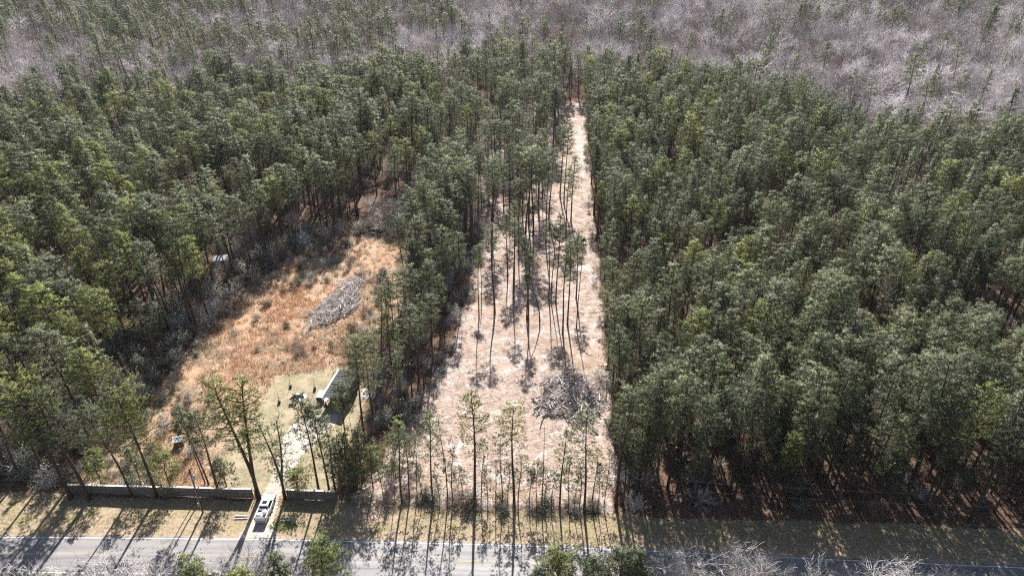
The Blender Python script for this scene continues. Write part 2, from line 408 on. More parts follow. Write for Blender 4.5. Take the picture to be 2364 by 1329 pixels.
# ------------------------------------------------------------------ road
def asphalt_material():
    m, nt, p, out = new_mat('asphalt')
    co = nd(nt, 'ShaderNodeNewGeometry').outputs['Position']
    mp = nd(nt, 'ShaderNodeMapping'); mp.inputs['Scale'].default_value = (.05, 1.0, 1); mp.inputs['Rotation'].default_value = (0, 0, .03); nt.links.new(co, mp.inputs[0])
    lane = noise(nt, 1.1, 3, .5, mp.outputs[0]); f = noise(nt, 6, 6, .75, co); b = noise(nt, .2, 4, .6, co)
    c = ramp(nt, lane, [(.3, (.19, .178, .176)), (.7, (.34, .32, .312))])
    c = mixc(nt, sstep(nt, f, .4, .7), c, mixc(nt, .5, c, (.27, .25, .24)))
    c = mixc(nt, sstep(nt, b, .54, .66), c, mixc(nt, .5, c, (.10, .095, .095)))
    vo = nd(nt, 'ShaderNodeTexVoronoi', feature='DISTANCE_TO_EDGE'); vo.inputs['Scale'].default_value = .28
    wp = nd(nt, 'ShaderNodeVectorMath', operation='ADD'); nz = nd(nt, 'ShaderNodeTexNoise'); nz.inputs['Scale'].default_value = .8; nt.links.new(co, nz.inputs['Vector'])
    nt.links.new(co, wp.inputs[0]); nt.links.new(nz.outputs['Color'], wp.inputs[1]); nt.links.new(wp.outputs[0], vo.inputs['Vector'])
    crack = mth(nt, 'MULTIPLY', mth(nt, 'LESS_THAN', vo.outputs['Distance'], .010), .22)
    c = mixc(nt, crack, c, (.05, .048, .048))
    nt.links.new(c, p.inputs['Base Color']); p.inputs['Roughness'].default_value = .62; p.inputs['Specular IOR Level'].default_value = .35
    bp = nd(nt, 'ShaderNodeBump'); bp.inputs['Strength'].default_value = .3; bp.inputs['Distance'].default_value = .02
    nt.links.new(f, bp.inputs['Height']); nt.links.new(bp.outputs[0], p.inputs['Normal'])
    return m
def paint_material(name, colr):
    m, nt, p, out = new_mat(name)
    co = nd(nt, 'ShaderNodeNewGeometry').outputs['Position']
    f = noise(nt, 5, 5, .75, co)
    nt.links.new(ramp(nt, f, [(.36, (.22, .205, .195)), (.5, colr)]), p.inputs['Base Color']); p.inputs['Roughness'].default_value = .7
    return m
M['asphalt'] = asphalt_material(); M['white_paint'] = paint_material('worn_white_paint', (.80, .79, .77)); M['yellow_paint'] = paint_material('worn_yellow_paint', (.56, .41, .20))
def road_strip(o0, o1, z, xs, jag=0.0, seed=1):
    rng = np.random.default_rng(seed); g = MB()
    for x in xs:
        yn = float(road_y(x)); a, b = o0, o1
        if jag: a += rng.normal() * jag; b += rng.normal() * jag
        g.v += [(x, yn + a, z), (x, yn + b, z)]
    for i in range(len(xs) - 1): g.face([2 * i, 2 * i + 2, 2 * i + 3, 2 * i + 1])
    return g
road = tag(road_strip(-6.95, .38, .008, np.arange(-400, 400, .7), .11).build('road', M['asphalt']), 'two-lane asphalt road with painted lines', kind='structure')
road_strip(-.06, .08, .014, np.arange(-400, 400.1, 4.0)).build('edge_line', M['white_paint'], road)
road_strip(-6.58, -6.44, .014, np.arange(-400, 400.1, 4.0)).build('edge_line', M['white_paint'], road)
road_strip(-3.05, -2.97, .014, np.arange(-400, 400.1, 4.0)).build('centre_line', M['yellow_paint'], road)
for k in range(-9, 10):
    x0 = 3.2 + k * 11.6
    road_strip(-3.36, -3.22, .014, np.linspace(x0, x0 + 3.0, 3)).build('centre_dash', M['yellow_paint'], road)

# ------------------------------------------------------------------ trees: meshes
def pine_meshes(seed, h=23.0, cb=.58, rad=2.9, shape='round', trunk_r=.20, bend=.5, lean=(0, 0), arch=0.0, fork=False, nb=42, clump=10, needle='needle', tuft=.36, per=8, dead_low=5):
    rng = np.random.default_rng(seed); g = MB(); cen = []; dirs = []; tint = []; ctr = []
    ph = rng.uniform(0, 6.28, 4)
    def path(t, off=0.0):
        x = lean[0] * t ** 1.3 + bend * (.5 * math.sin(2.2 * t * 2 + ph[0]) - .5 * math.sin(ph[0])) * t + arch * t * t
        y = lean[1] * t ** 1.3 + bend * (.5 * math.sin(2.0 * t * 2 + ph[1]) - .5 * math.sin(ph[1])) * t
        z = h * t - abs(arch) * .25 * t ** 3
        return np.array((x + off * max(0, t - .22) * 1.6, y, z))
    stems = [0.0] if not fork else [-rad * .42, rad * .42]
    for off in stems:
        ts = np.linspace(0, 1, 11)
        pts = [path(t, off) for t in ts]; pts[0] = pts[0] - np.array((0, 0, .25))
        rr = [trunk_r * (1.25 if t == 0 else 1) * (1 - .86 * t ** 1.15) + .012 for t in ts]
        g.tube(pts, rr, 7)
        az = rng.uniform(0, 6.28)
        n = nb if not fork else int(nb * .62)
        for i in range(n):
            u = (i + rng.uniform(.1, .9)) / n
            u = u ** .92
            t = cb + (1 - cb) * u * .985
            if shape == 'round': pr = math.sqrt(max(0.05, 1 - ((u - .42) / .66) ** 2))
            elif shape == 'flat': pr = .62 + .45 * u if u < .8 else 1.0 - (u - .8) * 2.6
            elif shape == 'cone': pr = max(.14, (1 - u) ** .8)
            else: pr = .35 + .65 * math.sin(math.pi * min(1, u * .9 + .18))
            L = rad * pr * rng.uniform(.55, 1.2) * (1 + .22 * math.cos(az - ph[2])) * (1 if not fork else .8)
            az += 2.4 + rng.normal() * .5
            up = rng.uniform(.02, .30) + .75 * u ** 2.2 - (.22 if u < .25 else 0)
            d = np.array((math.cos(az), math.sin(az), up)); d /= np.linalg.norm(d)
            p0 = path(t, off); p1 = p0 + d * L * .55 + np.array((0, 0, .03 * L)); p2 = p0 + d * L + np.array((0, 0, .16 * L))
            br = .012 + .018 * L * trunk_r / .2
            g.tube([p0, p1, p2], [br, br * .7, br * .3], 3, False)
            nc = 1 if L < 1.0 else (2 if L < 2.8 else 3)
            side = np.array((-d[1], d[0], 0))
            for k in range(nc):
                fr = 1.0 - k * .36 + rng.normal() * .05
                c = p0 + (p2 - p0) * fr + side * rng.normal() * .26 * L * (.5 + .5 * k) + np.array((0, 0, rng.normal() * .12))
                s = rng.uniform(.7, 1.25) * (.22 + .07 * min(L, 3.2))
                m = max(3, int(clump * 1.30 * rng.uniform(.7, 1.25)))
                q = c + rng.normal(size=(m, 3)) * np.array((s, s, s * .50))
                ctr.append(np.repeat(c[None], m, 0)); cen.append(q); dirs.append(unit(np.repeat((d * .6 + np.array((0, 0, .75)))[None], m, 0) + (q - c) * .8))
                tint.append(np.clip(rng.uniform(.1, .9) + rng.normal(size=m) * .16, 0, 1))
        top = path(1.0, off); m = clump
        q = top + rng.normal(size=(m, 3)) * np.array((.28, .28, .35)); cen.append(q); ctr.append(np.repeat(top[None] - np.array((0, 0, .4)), m, 0)); dirs.append(np.repeat(np.array((0, 0, 1.0))[None], m, 0)); tint.append(np.clip(.6 + rng.normal(size=m) * .2, 0, 1))
    for i in range(dead_low):
        t = rng.uniform(cb * .55, cb); a = rng.uniform(0, 6.28); L = rng.uniform(.5, 1.9)
        p0 = path(t); d = np.array((math.cos(a), math.sin(a), rng.uniform(-.1, .35)))
        g.tube([p0, p0 + d * L], [.025, .008], 3, False)
    cen = np.concatenate(cen); dirs = np.concatenate(dirs); tint = np.concatenate(tint)
    V = blades(rng, cen, dirs, per, tuft, .050 * tuft / .40, 1.0)
    C = np.repeat(np.concatenate(ctr), per, 0)[:, None, :]
    ax = path((1 + cb) / 2)
    N = unit((V - C) * 2.0 + (V - ax) / np.array((rad, rad, h * (1 - cb) * .5)) * .55 + np.array((0, 0, .25)))
    return (g.mesh('trunk', M['bark'], True), tri_mesh('crown', V, np.repeat(tint, per), M[needle], N))

def bare_meshes(seed, h=17.0, spread=.42, trunk_r=.26, levels=4, kids=(7, 5, 5, 4), twig=.021, mat='lavender_bark', leaf=None, leaf_n=0, low=.3, leaf_L=.16, multi=1, limb=None):
    """leafless branching tree; optional leaves on the twigs"""
    rng = np.random.default_rng(seed); g = MB(); br = MB(); tips = []; td = []
    def grow(p, d, L, r, lv):
        nseg = 3 if lv == 0 else 2
        pts = [p]; q = p; dd = d
        for i in range(nseg):
            dd = unit(dd + rng.normal(size=3) * (.10 if lv == 0 else .20) + np.array((0, 0, .06)))
            q = q + dd * L / nseg; pts.append(q)
        end = max(twig * .55, r * .45)
        (g if lv <= (1 if limb else 0) else br).tube(pts, np.linspace(r, end, nseg + 1), 6 if lv == 0 else 3, False)
        if lv >= levels - 1: tips.append(q); td.append(dd); 
        if lv >= levels: return
        n = kids[min(lv, len(kids) - 1)]
        for i in range(n):
            f = rng.uniform(low if lv == 0 else .22, 1.0) if i else 1.0
            x = f * nseg; k = min(int(x), nseg - 1); s = pts[k] + (pts[k + 1] - pts[k]) * (x - k)
            a = rng.normal(size=3); a -= dd * (a @ dd); a = unit(a)
            ang = (.35 if i == 0 else rng.uniform(.55, 1.1)) * (1 if lv else spread / .42)
            nd_ = unit(dd * math.cos(ang) + a * math.sin(ang) + np.array((0, 0, .10)))
            grow(s, nd_, L * rng.uniform(.50, .72) * (1.0 if f > .5 else 1.15), max(twig, r * rng.uniform(.42, .58)), lv + 1)
    for k in range(multi):
        a = rng.uniform(0, 6.28); d0 = np.array((math.cos(a), math.sin(a), 2.2)) if multi > 1 else np.array((rng.normal() * .05, rng.normal() * .05, 1))
        grow(np.array((0, 0, -.2)), unit(d0), h * (.46 if multi == 1 else .38) * rng.uniform(.85, 1.1), trunk_r, 0)
    zmax = max(v[2] for v in g.v + br.v); k = h / zmax
    g.v = [(a * k, b * k, c * k) for a, b, c in g.v]; br.v = [(a * k, b * k, c * k) for a, b, c in br.v]
    out = [g.mesh('trunk', M[limb or mat], True), br.mesh('branches', M[mat])]
    if leaf:
        T = np.array(tips) * k; D = np.array(td)
        idx = rng.integers(0, len(T), leaf_n)
        c = T[idx] + rng.normal(size=(leaf_n, 3)) * leaf_L * 1.5
        V = blades(rng, c, D[idx] + np.array((0, 0, .5)), 4, leaf_L, leaf_L * .34, .5)
        tin = np.clip(rng.random(len(T))[idx] * .7 + rng.random(leaf_n) * .3, 0, 1)
        N = unit((V - c.repeat(4, 0)[:, None, :]) * 2 + (V - np.array((0, 0, h * .45))) / h + np.array((0, 0, .2)))
        out.append(tri_mesh('crown', V, np.repeat(tin, 4), M[leaf], N))
    return out

PART_NAMES = ['trunk', 'crown']
def place(name, meshes, names, x, y, scale, rz, label, cat, group=None, z=0.0, tilt=(0, 0)):
    o = empty(name, (x, y, z), rz); o.rotation_euler = (tilt[0], tilt[1], rz)
    o.scale = scale if hasattr(scale, '__len__') else (scale,) * 3
    tag(o, label, cat, group)
    for nm, me in zip(names, meshes): link(nm, me, o)
    return o
def scatter(name, pts, scl, rot, idx, sources, label, group=None):
    """one mass of plants too many to count: instances of the plants that stand in the scene"""
    n = len(pts); me = bpy.data.meshes.new(name)
    me.vertices.add(n); me.vertices.foreach_set('co', np.asarray(pts, np.float32).ravel())
    a = me.attributes.new('vscale', 'FLOAT_VECTOR', 'POINT'); a.data.foreach_set('vector', np.asarray(scl, np.float32).ravel())
    a = me.attributes.new('vrot', 'FLOAT', 'POINT'); a.data.foreach_set('value', np.asarray(rot, np.float32))
    a = me.attributes.new('vidx', 'INT', 'POINT'); a.data.foreach_set('value', np.asarray(idx, np.int32))
    o = tag(link(name, me), label, kind='stuff')
    ng = bpy.data.node_groups.new(name, 'GeometryNodeTree')
    ng.interface.new_socket('Geometry', in_out='INPUT', socket_type='NodeSocketGeometry'); ng.interface.new_socket('Geometry', in_out='OUTPUT', socket_type='NodeSocketGeometry')
    N = ng.nodes; Lk = ng.links
    gi = N.new('NodeGroupInput'); go = N.new('NodeGroupOutput'); ip = N.new('GeometryNodeInstanceOnPoints'); ja = N.new('GeometryNodeJoinGeometry')
    for src in sources:
        jn = N.new('GeometryNodeJoinGeometry')
        for s in src:
            oi = N.new('GeometryNodeObjectInfo'); oi.inputs['Object'].default_value = s; oi.transform_space = 'ORIGINAL'
            Lk.new(oi.outputs['Geometry'], jn.inputs[0])
        gti = N.new('GeometryNodeGeometryToInstance'); Lk.new(jn.outputs[0], gti.inputs[0]); Lk.new(gti.outputs[0], ja.inputs[0])
    def attr(nm, t):
        q = N.new('GeometryNodeInputNamedAttribute'); q.data_type = t; q.inputs['Name'].default_value = nm; return q.outputs['Attribute']
    cx = N.new('ShaderNodeCombineXYZ'); Lk.new(attr('vrot', 'FLOAT'), cx.inputs[2])
    Lk.new(gi.outputs[0], ip.inputs['Points']); Lk.new(ja.outputs[0], ip.inputs['Instance']); ip.inputs['Pick Instance'].default_value = True
    Lk.new(attr('vidx', 'INT'), ip.inputs['Instance Index']); Lk.new(cx.outputs[0], ip.inputs['Rotation']); Lk.new(attr('vscale', 'FLOAT_VECTOR'), ip.inputs['Scale'])
    Lk.new(ip.outputs[0], go.inputs[0])
    md = o.modifiers.new('scatter', 'NODES'); md.node_group = ng
    return o

# shared meshes for the woods
_wp = [(.56, 2.3, 'round', 40, .6, 'needle'), (.62, 2.6, 'round', 36, .9, 'needle_grey'), (.50, 2.1, 'round', 42, .4, 'needle'), (.60, 2.8, 'flat', 34, 1.0, 'needle'),
       (.68, 2.1, 'round', 28, .5, 'needle_grey'), (.52, 2.3, 'oval', 42, .7, 'needle'), (.46, 2.1, 'cone', 46, .3, 'needle'), (.58, 3.1, 'flat', 38, 1.3, 'needle_grey'),
       (.58, 2.4, 'round', 38, .6, 'needle_yellow'), (.60, 2.1, 'oval', 34, .6, 'needle_yellow'), (.70, 1.8, 'oval', 24, .8, 'needle'), (.54, 1.8, 'cone', 40, .5, 'needle_grey'), (.64, 2.6, 'round', 32, 1.2, 'needle'), (.48, 2.6, 'oval', 48, .6, 'needle')]
WOOD_PINES = [pine_meshes(100 + i, h=23, cb=c, rad=r, shape=s, nb=n, bend=b, clump=10, needle=nl) for i, (c, r, s, n, b, nl) in enumerate(_wp)]
THIN_PINES = [pine_meshes(140 + i, h=22, cb=c, rad=r, shape=s, nb=n, bend=b, trunk_r=.15, clump=8, dead_low=9, arch=a) for i, (c, r, s, n, b, a) in enumerate([
    (.70, 1.7, 'round', 22, .8, 0), (.76, 1.5, 'oval', 18, .5, .8), (.64, 1.8, 'oval', 24, 1.1, 0), (.80, 1.4, 'round', 14, .6, -1.4), (.58, 1.6, 'cone', 28, .5, 0)])]
BARE = [bare_meshes(200 + i, h=17, spread=s, kids=k, low=l, limb='limb_bark') for i, (s, k, l) in enumerate([(.42, (6, 5, 5, 3), .4), (.50, (7, 5, 4, 4), .35), (.34, (6, 5, 4, 4), .45), (.46, (6, 5, 5, 3), .4), (.55, (7, 5, 5, 3), .3)])]
BARE += [bare_meshes(210, h=17, kids=(7, 5, 5, 3), mat='grey_bark', limb='limb_bark'), bare_meshes(211, h=17, spread=.5, kids=(7, 5, 5, 3), mat='brown_twig', limb='limb_bark')]
SHRUBS = [bare_meshes(300 + i, h=2.6, spread=.6, trunk_r=.04, levels=2, kids=(7, 6), twig=.012, mat=m, leaf=lf, leaf_n=n, low=.1, leaf_L=L, multi=4) for i, (m, lf, n, L) in enumerate([
    ('grey_bark', 'evergreen', 420, .19), ('grey_bark', 'evergreen', 330, .17), ('grey_bark', 'pale_leaf', 300, .15), ('brown_twig', 'olive_leaf', 300, .16), ('grey_bark', 'pale_leaf', 160, .14), ('brown_twig', 'olive_leaf', 160, .14)])]
TWIGGY = [bare_meshes(320 + i, h=3.0, spread=.6, trunk_r=.04, levels=3, kids=(6, 4, 4), twig=.013, mat=m, low=.15, multi=4) for i, m in enumerate(['lavender_bark', 'brown_twig', 'grey_bark'])]

# ------------------------------------------------------------------ trees: singled out one by one
rg = random.Random(11)
def single_pine(px, py, top, label, seed, name='pine_tree', group=None, **kw):
    x, y = survey(px, py); h = max(4.0, height_at(y, top)) / 1.03
    tr, cr = pine_meshes(seed, h=h, **kw)
    return place(name, (tr, cr), ('trunk', 'crown'), x, y, 1.0, 0.0, label, 'tree', group)
G_ROAD = 'pines along the grey wall'; G_FRONT = 'trees along the front edge of the cleared strip'; G_LOT = 'pines standing in the cleared strip'; G_NEAR = 'tree tops on the near side of the road'
big = dict(trunk_r=.34, nb=46, clump=12)
single_pine(165, 1150, 885, 'large broad-crowned pine with thick trunk at the far end of the grey wall, leftmost there', 1, group=G_ROAD, cb=.55, rad=5.2, shape='flat', lean=(-1.4, 0), bend=1.2, needle='needle_yellow', **big)
single_pine(206, 1152, 905, 'tall thick-trunked pine, second from the far end of the grey wall', 2, group=G_ROAD, cb=.52, rad=4.6, shape='flat', lean=(-.4, 0), bend=.8, **big)
single_pine(304, 1143, 935, 'slender pine with dark bent trunk, third along the grey wall', 3, group=G_ROAD, cb=.60, rad=3.2, shape='round', lean=(-1.0, 0), bend=.9, trunk_r=.2, nb=38)
single_pine(363, 1143, 908, 'full-crowned pine at the middle of the grey wall', 4, group=G_ROAD, cb=.50, rad=4.2, shape='round', lean=(-.8, 0), bend=.7, trunk_r=.28, nb=54, needle='needle_yellow')
single_pine(508, 1144, 950, 'straight pine with narrow crown between utility pole and the big forked pine', 5, group=G_ROAD, cb=.58, rad=2.6, shape='oval', lean=(-.8, 0), trunk_r=.22, nb=32)
single_pine(482, 1118, 940, 'slim pine just behind the wall, beside the utility pole', 6, group=G_ROAD, cb=.66, rad=2.3, shape='round', lean=(-1.2, 0), trunk_r=.15, nb=24)
single_pine(474, 1116, 962, 'thinnest pine behind the wall near the utility pole', 7, group=G_ROAD, cb=.72, rad=1.6, shape='oval', lean=(-1.4, 0), trunk_r=.11, nb=18)
single_pine(598, 1151, 875, 'big pine with trunk forked in two beside the white pickup', 8, group=G_ROAD, cb=.46, rad=4.2, shape='round', fork=True, trunk_r=.36, bend=.6, nb=76, clump=9, needle='needle_yellow')
single_pine(659, 1151, 955, 'crooked open-crowned pine on the far side of the driveway from the forked pine', 9, group=G_ROAD, cb=.30, rad=3.0, shape='oval', fork=True, trunk_r=.25, bend=1.0, nb=44, clump=6)
single_pine(736, 1131, 918, 'tall narrow pine behind the short wall section, nearest the driveway', 10, group=G_ROAD, cb=.42, rad=1.9, shape='oval', trunk_r=.2, nb=40, clump=8)
single_pine(760, 1131, 932, 'bare-stemmed pine with small top behind the short wall section', 12, group=G_ROAD, cb=.74, rad=1.7, shape='round', trunk_r=.18, nb=22)
single_pine(774, 1132, 965, 'bushy narrow pine at the end of the short wall section', 13, group=G_ROAD, cb=.30, rad=1.9, shape='oval', trunk_r=.17, nb=44, clump=8)
single_pine(803, 1046, 880, 'thin pine rising in front of the dark building', 14, group='pines round the dark building', cb=.62, rad=2.0, shape='oval', trunk_r=.16, nb=26)
single_pine(843, 1020, 778, 'tall pine with dense crown hiding the rear of the dark building', 15, group='pines round the dark building', cb=.55, rad=3.9, shape='round', trunk_r=.22, nb=40)
single_pine(862, 970, 770, 'tall pine right beside the white concrete slab', 16, group='pines round the dark building', cb=.62, rad=3.0, shape='round', trunk_r=.2, nb=36)
single_pine(835, 955, 812, 'shorter pine at the side wall of the dark building', 17, group='pines round the dark building', cb=.55, rad=2.4, shape='round', trunk_r=.17, nb=32)
single_pine(905, 855, 720, 'young pine with light crown at the field corner behind the dark building', 18, group='pines round the dark building', cb=.5, rad=2.4, shape='oval', trunk_r=.16, nb=32, needle='needle_yellow')
front = [(928, 1157, 972, .32, 2.3, 'oval', .20, 46, 8, 'bushy pine at the end of the front row nearest the wall'), (946, 1152, 990, .45, 1.7, 'oval', .15, 30, 8, 'slim pine second in the front row from the wall'),
         (964, 1148, 1000, .55, 1.2, 'oval', .09, 18, 6, 'spindly pine third in the front row from the wall'), (1000, 1162, 945, .40, 2.3, 'oval', .20, 42, 8, 'pine with gappy crown fourth in the front row from the wall'),
         (1034, 1158, 948, .48, 1.3, 'oval', .13, 28, 6, 'very thin tall pine beside the standing person'), (1046, 1161, 1032, .30, .95, 'oval', .13, 34, 8, 'short columnar young pine just past the standing person'),
         (1097, 1162, 890, .50, 3.1, 'oval', .30, 44, 11, 'tallest straight pine in the middle of the front row'), (1112, 1132, 1015, .45, 1.2, 'oval', .09, 22, 6, 'spindly young pine just behind the tallest front pine'),
         (1160, 1152, 985, .34, 1.4, 'oval', .12, 34, 7, 'narrow young pine left of the rounded-crown front pine'), (1187, 1172, 938, .66, 2.6, 'round', .29, 30, 10, 'rounded-crown pine on tall bare stem in the front row'),
         (1196, 1162, 1052, .34, 1.9, 'oval', .12, 30, 8, 'short feathery pine behind the rounded-crown front pine'), (1256, 1162, 1076, .5, 1.0, 'oval', .10, 22, 6, 'small spindly pine beside the bare dead stem'),
         (1292, 1172, 988, .34, 1.6, 'oval', .20, 42, 8, 'narrow dense pine in front of the dark log pile'), (1337, 1176, 1062, .5, 1.3, 'oval', .11, 26, 7, 'short thin pine third from the wood edge in the front row'),
         (1348, 1181, 950, .58, 2.2, 'round', .25, 36, 9, 'tall stout pine in the front row beside the wood edge'), (1366, 1168, 1032, .45, 1.2, 'oval', .12, 28, 7, 'slim pine last in the front row before the woods')]
for i, (px, py, tp, cb, rad, sh, tr, nb, cl, lb) in enumerate(front):
    single_pine(px, py, tp, lb, 40 + i, group=G_FRONT, cb=cb, rad=rad, shape=sh, trunk_r=tr * .85, nb=int(nb * .85), clump=max(4, int(cl * .72)), bend=.7, dead_low=9, needle='needle' if i % 3 else 'needle_yellow')
lotp = [(1142, 722, 520, .74, 2.1, .24, 0, 1.2, 'lone bent-stemmed pine in the middle of the cleared strip'), (1220, 738, 545, .80, 1.4, .19, -.8, .7, 'thin pine, taller of the pair behind the arching stem'),
        (1216, 736, 585, .82, 1.2, .17, .3, .6, 'thin pine, shorter of the pair behind the arching stem'), (1246, 742, 622, .84, 1.1, .17, -3.6, .6, 'strongly arching slender pine bowing over the bare ground'),
        (1215, 610, 470, .86, 1.2, .20, 1.8, .8, 'curved slender pine with S-shaped stem in the grove'), (1267, 692, 505, .76, 1.5, .17, 0, .5, 'straight thin pine, first of three past the arching stem'),
        (1272, 690, 520, .80, 1.3, .15, .4, .5, 'straight thin pine, second of three past the arching stem'), (1283, 698, 488, .66, 1.7, .18, 0, .6, 'straight pine, third of three past the arching stem'),
        (1299, 768, 560, .62, 1.9, .2, .4, .7, 'pine with long low crown nearest the log pile'), (1310, 748, 548, .58, 1.9, .2, -.3, .5, 'dense narrow pine beyond the log pile'),
        (1331, 755, 545, .84, 1.1, .13, 0, .5, 'thin nearly bare pine by the sandy streak'), (1106, 735, 560, .80, 1.4, .14, .6, .5, 'thin pine close to the shaded edge of the strip'),
        (1112, 700, 600, .84, 1.0, .1, 0, .5, 'small-topped thin stem close to the shaded edge'), (1172, 640, 490, .66, 1.6, .18, 0, .5, 'grove pine standing out in front of the others'),
        (1185, 690, 505, .72, 1.6, .19, -.4, .8, 'slender grove pine with its crown among others'), (1187, 625, 462, .64, 1.8, .2, .3, .6, 'dense-crowned pine at the near edge of the grove'),
        (1318, 510, 356, .48, 2.2, .22, 0, .4, 'bushy pine at the mouth of the narrow sandy lane'), (1306, 545, 385, .55, 2.0, .2, 0, .5, 'second bushy pine before the narrow sandy lane'),
        (1330, 690, 535, .55, 2.0, .2, .2, .5, 'dark narrow pine beside the sandy lane')]
for i, (px, py, tp, cb, rad, tr, arch, bend, lb) in enumerate(lotp):
    single_pine(px, py, tp, lb, 70 + i, group=G_LOT, cb=cb, rad=rad, shape='oval', trunk_r=tr, nb=26 if cb > .7 else 36, clump=8, bend=bend, arch=arch, dead_low=10)
for i, (px, py, tp) in enumerate([(885, 1150, 1050), (912, 1160, 1060), (976, 1158, 1075), (1016, 1163, 1090), (1070, 1158, 1078), (1126, 1164, 1085), (1172, 1166, 1070), (1222, 1168, 1085), (1238, 1160, 1068), (1272, 1172, 1082), (1312, 1168, 1050), (1325, 1178, 1090), (1380, 1178, 1060), (1394, 1172, 1035)]):
    single_pine(px, py, tp, 'thin low-branched sapling pine filling gaps in the front row' if i % 2 else 'wispy sapling pine between the taller pines of the front row', 600 + i, group=G_FRONT, cb=.3 + .3 * rg.random(), rad=rg.uniform(.7, 1.3), shape='oval', trunk_r=.07, nb=22, clump=5, bend=.5)
for i, (px, py, tp, lb) in enumerate([(1250, 1172, 978, 'bare dead stem standing in the front row'), (1144, 1156, 1072, 'short bare dead stem in the front row'), (820, 1062, 960, 'bare dead stem in the thicket below the dark building')]):
    x, y = survey(px, py); h = height_at(y, tp); g = MB(); rng = np.random.default_rng(i)
    g.tube([(0, 0, -.2), (.15, 0, h * .5), (.1, .1, h)], [.13 if i == 0 else .08, .08, .02], 6)
    b = g
    for k in range(14):
        z = h * rng.uniform(.4, .97); a = rng.uniform(0, 6.28); L = rng.uniform(.4, 1.5) * (1.25 - z / h)
        b.tube([(.1, .05, z), (.1 + math.cos(a) * L, .05 + math.sin(a) * L, z + .3 * L)], [.018, .006], 3, False)
    o = tag(empty('dead_tree', (x, y, 0)), lb, 'tree', 'dead stems'); b.build('trunk', M['bark'], o)
near = [(735, 64.5, 1268, 3.3, .35, 'round', 'bright green pine top, tallest below the short wall section'), (640, 63.0, 1288, 2.8, .3, 'oval', 'loose green pine top beside the pale bare crown near the driveway mouth'),
        (455, 62.5, 1302, 2.6, .3, 'round', 'small bright pine top at the bottom edge below the utility pole'), (1292, 64.0, 1270, 3.3, .35, 'round', 'full bright green pine top on the near verge below the log pile'),
        (1372, 63.0, 1284, 2.2, .3, 'oval', 'narrow green pine top second on the near verge below the log pile'), (1432, 63.5, 1279, 3.0, .35, 'oval', 'gappy green pine top on the near verge, third below the log pile'),
        (1478, 63.2, 1271, 2.1, .35, 'oval', 'pale green pine top last in the near-verge group'), (560, 61.0, 1318, 2.2, .3, 'round', 'low pine top at the bottom edge below the pickup'), (1245, 61.8, 1306, 2.0, .3, 'round', 'small pine top at the bottom edge, first of the near-verge group')]
for i, (px, py, tp, lb) in enumerate([(240, 1128, 1040, 'bushy young pine behind the wall under the second tall pine'), (330, 1130, 1035, 'bushy young pine behind the wall between third and fourth pines'), (395, 1126, 1050, 'low full young pine behind the middle of the wall'), (525, 1132, 1060, 'small bushy pine behind the wall beside the big forked pine'),
                                     (690, 1136, 1085, 'little pine growing at the short wall section next to the driveway'), (792, 1146, 1020, 'bushy young pine at the outer end of the short wall'), (815, 1132, 990, 'dense young pine in the thicket past the short wall'), (838, 1110, 985, 'dense young pine deeper in the thicket past the short wall'), (862, 1128, 1030, 'low pine where thicket and cleared strip meet')]):
    single_pine(px, py, tp, lb, 640 + i, group='young pines by the wall', cb=.22, rad=2.0 + .4 * (i % 3), shape='oval', trunk_r=.11, nb=40, clump=8, bend=.5, needle='needle' if i % 2 else 'needle_yellow')
for i, (px, y, tp, rad, cb, sh, lb) in enumerate(near):
    h = height_at(y, tp); x = survey(px, tp + 25, h - 2)[0]
    tr, cr = pine_meshes(500 + i, h=h, cb=cb, rad=rad * .85, shape=sh, nb=50, clump=11, needle='needle_yellow' if i in (0, 3, 2, 7) else 'needle', tuft=.36, trunk_r=.2)
    place('pine_tree', (tr, cr), ('trunk', 'crown'), x, y, 1, 0, lb, 'tree', G_NEAR)
nearb = [(560, 62.0, 1262, 1.0, 'thin pale bare crown beside the driveway mouth'), (1562, 63.5, 1262, 1.25, 'pale bare crown on the near verge just past the green pine tops'), (1730, 61.5, 1290, 1.15, 'low bare crown between the two big bare crowns'),
         (1815, 62.0, 1286, 1.1, 'greyish bare crown second before the largest bare crown'), (2040, 64.0, 1268, 1.5, 'largest whitish bare crown at the bottom edge'), (2120, 62.5, 1296, 1.2, 'bare crown just past the largest whitish one'),
         (130, 62.0, 1284, 1.2, 'spreading whitish bare crown near the bottom corner below the wall end'), (235, 61.5, 1292, 1.1, 'thin bare crown below the pine-shadowed wall'), (330, 61.0, 1300, 1.0, 'small bare crown over the white road line below the utility pole'),
         (40, 61.0, 1298, 1.1, 'bare crown at the bottom corner of the road'), (1650, 61.0, 1306, 1.1, 'low bare crown at the bottom edge after the pale bare crown'), (1935, 61.0, 1305, 1.0, 'small bare crown just before the largest whitish one'), (2230, 60.5, 1316, 1.0, 'last low bare crown along the bottom edge')]
for i, (px, y, tp, w, lb) in enumerate(nearb):
    h = height_at(y, tp); x = survey(px, tp + 20, h - 2)[0]
    ms = bare_meshes(540 + i, h=h, spread=.5, kids=(9, 6, 5, 3), mat='grey_bark', twig=.028, low=.45, trunk_r=.22)
    place('bare_tree', ms, ('trunk', 'branches'), x, y, (w * .8, w * .8, 1), 0, lb, 'tree', G_NEAR)
x, y = survey(1345, 1329); g = MB(); g.tube([(0, 0, -.2), (.1, 0, 6), (.05, .1, 12.6)], [.17, .14, .10], 8)
tag(g.build('tree_snag', M['grey_bark']), 'pale bare upright trunk on the near verge among green pine tops', 'tree').location = (survey(1346, 1285, 9.0)[0], 63.6, 0)

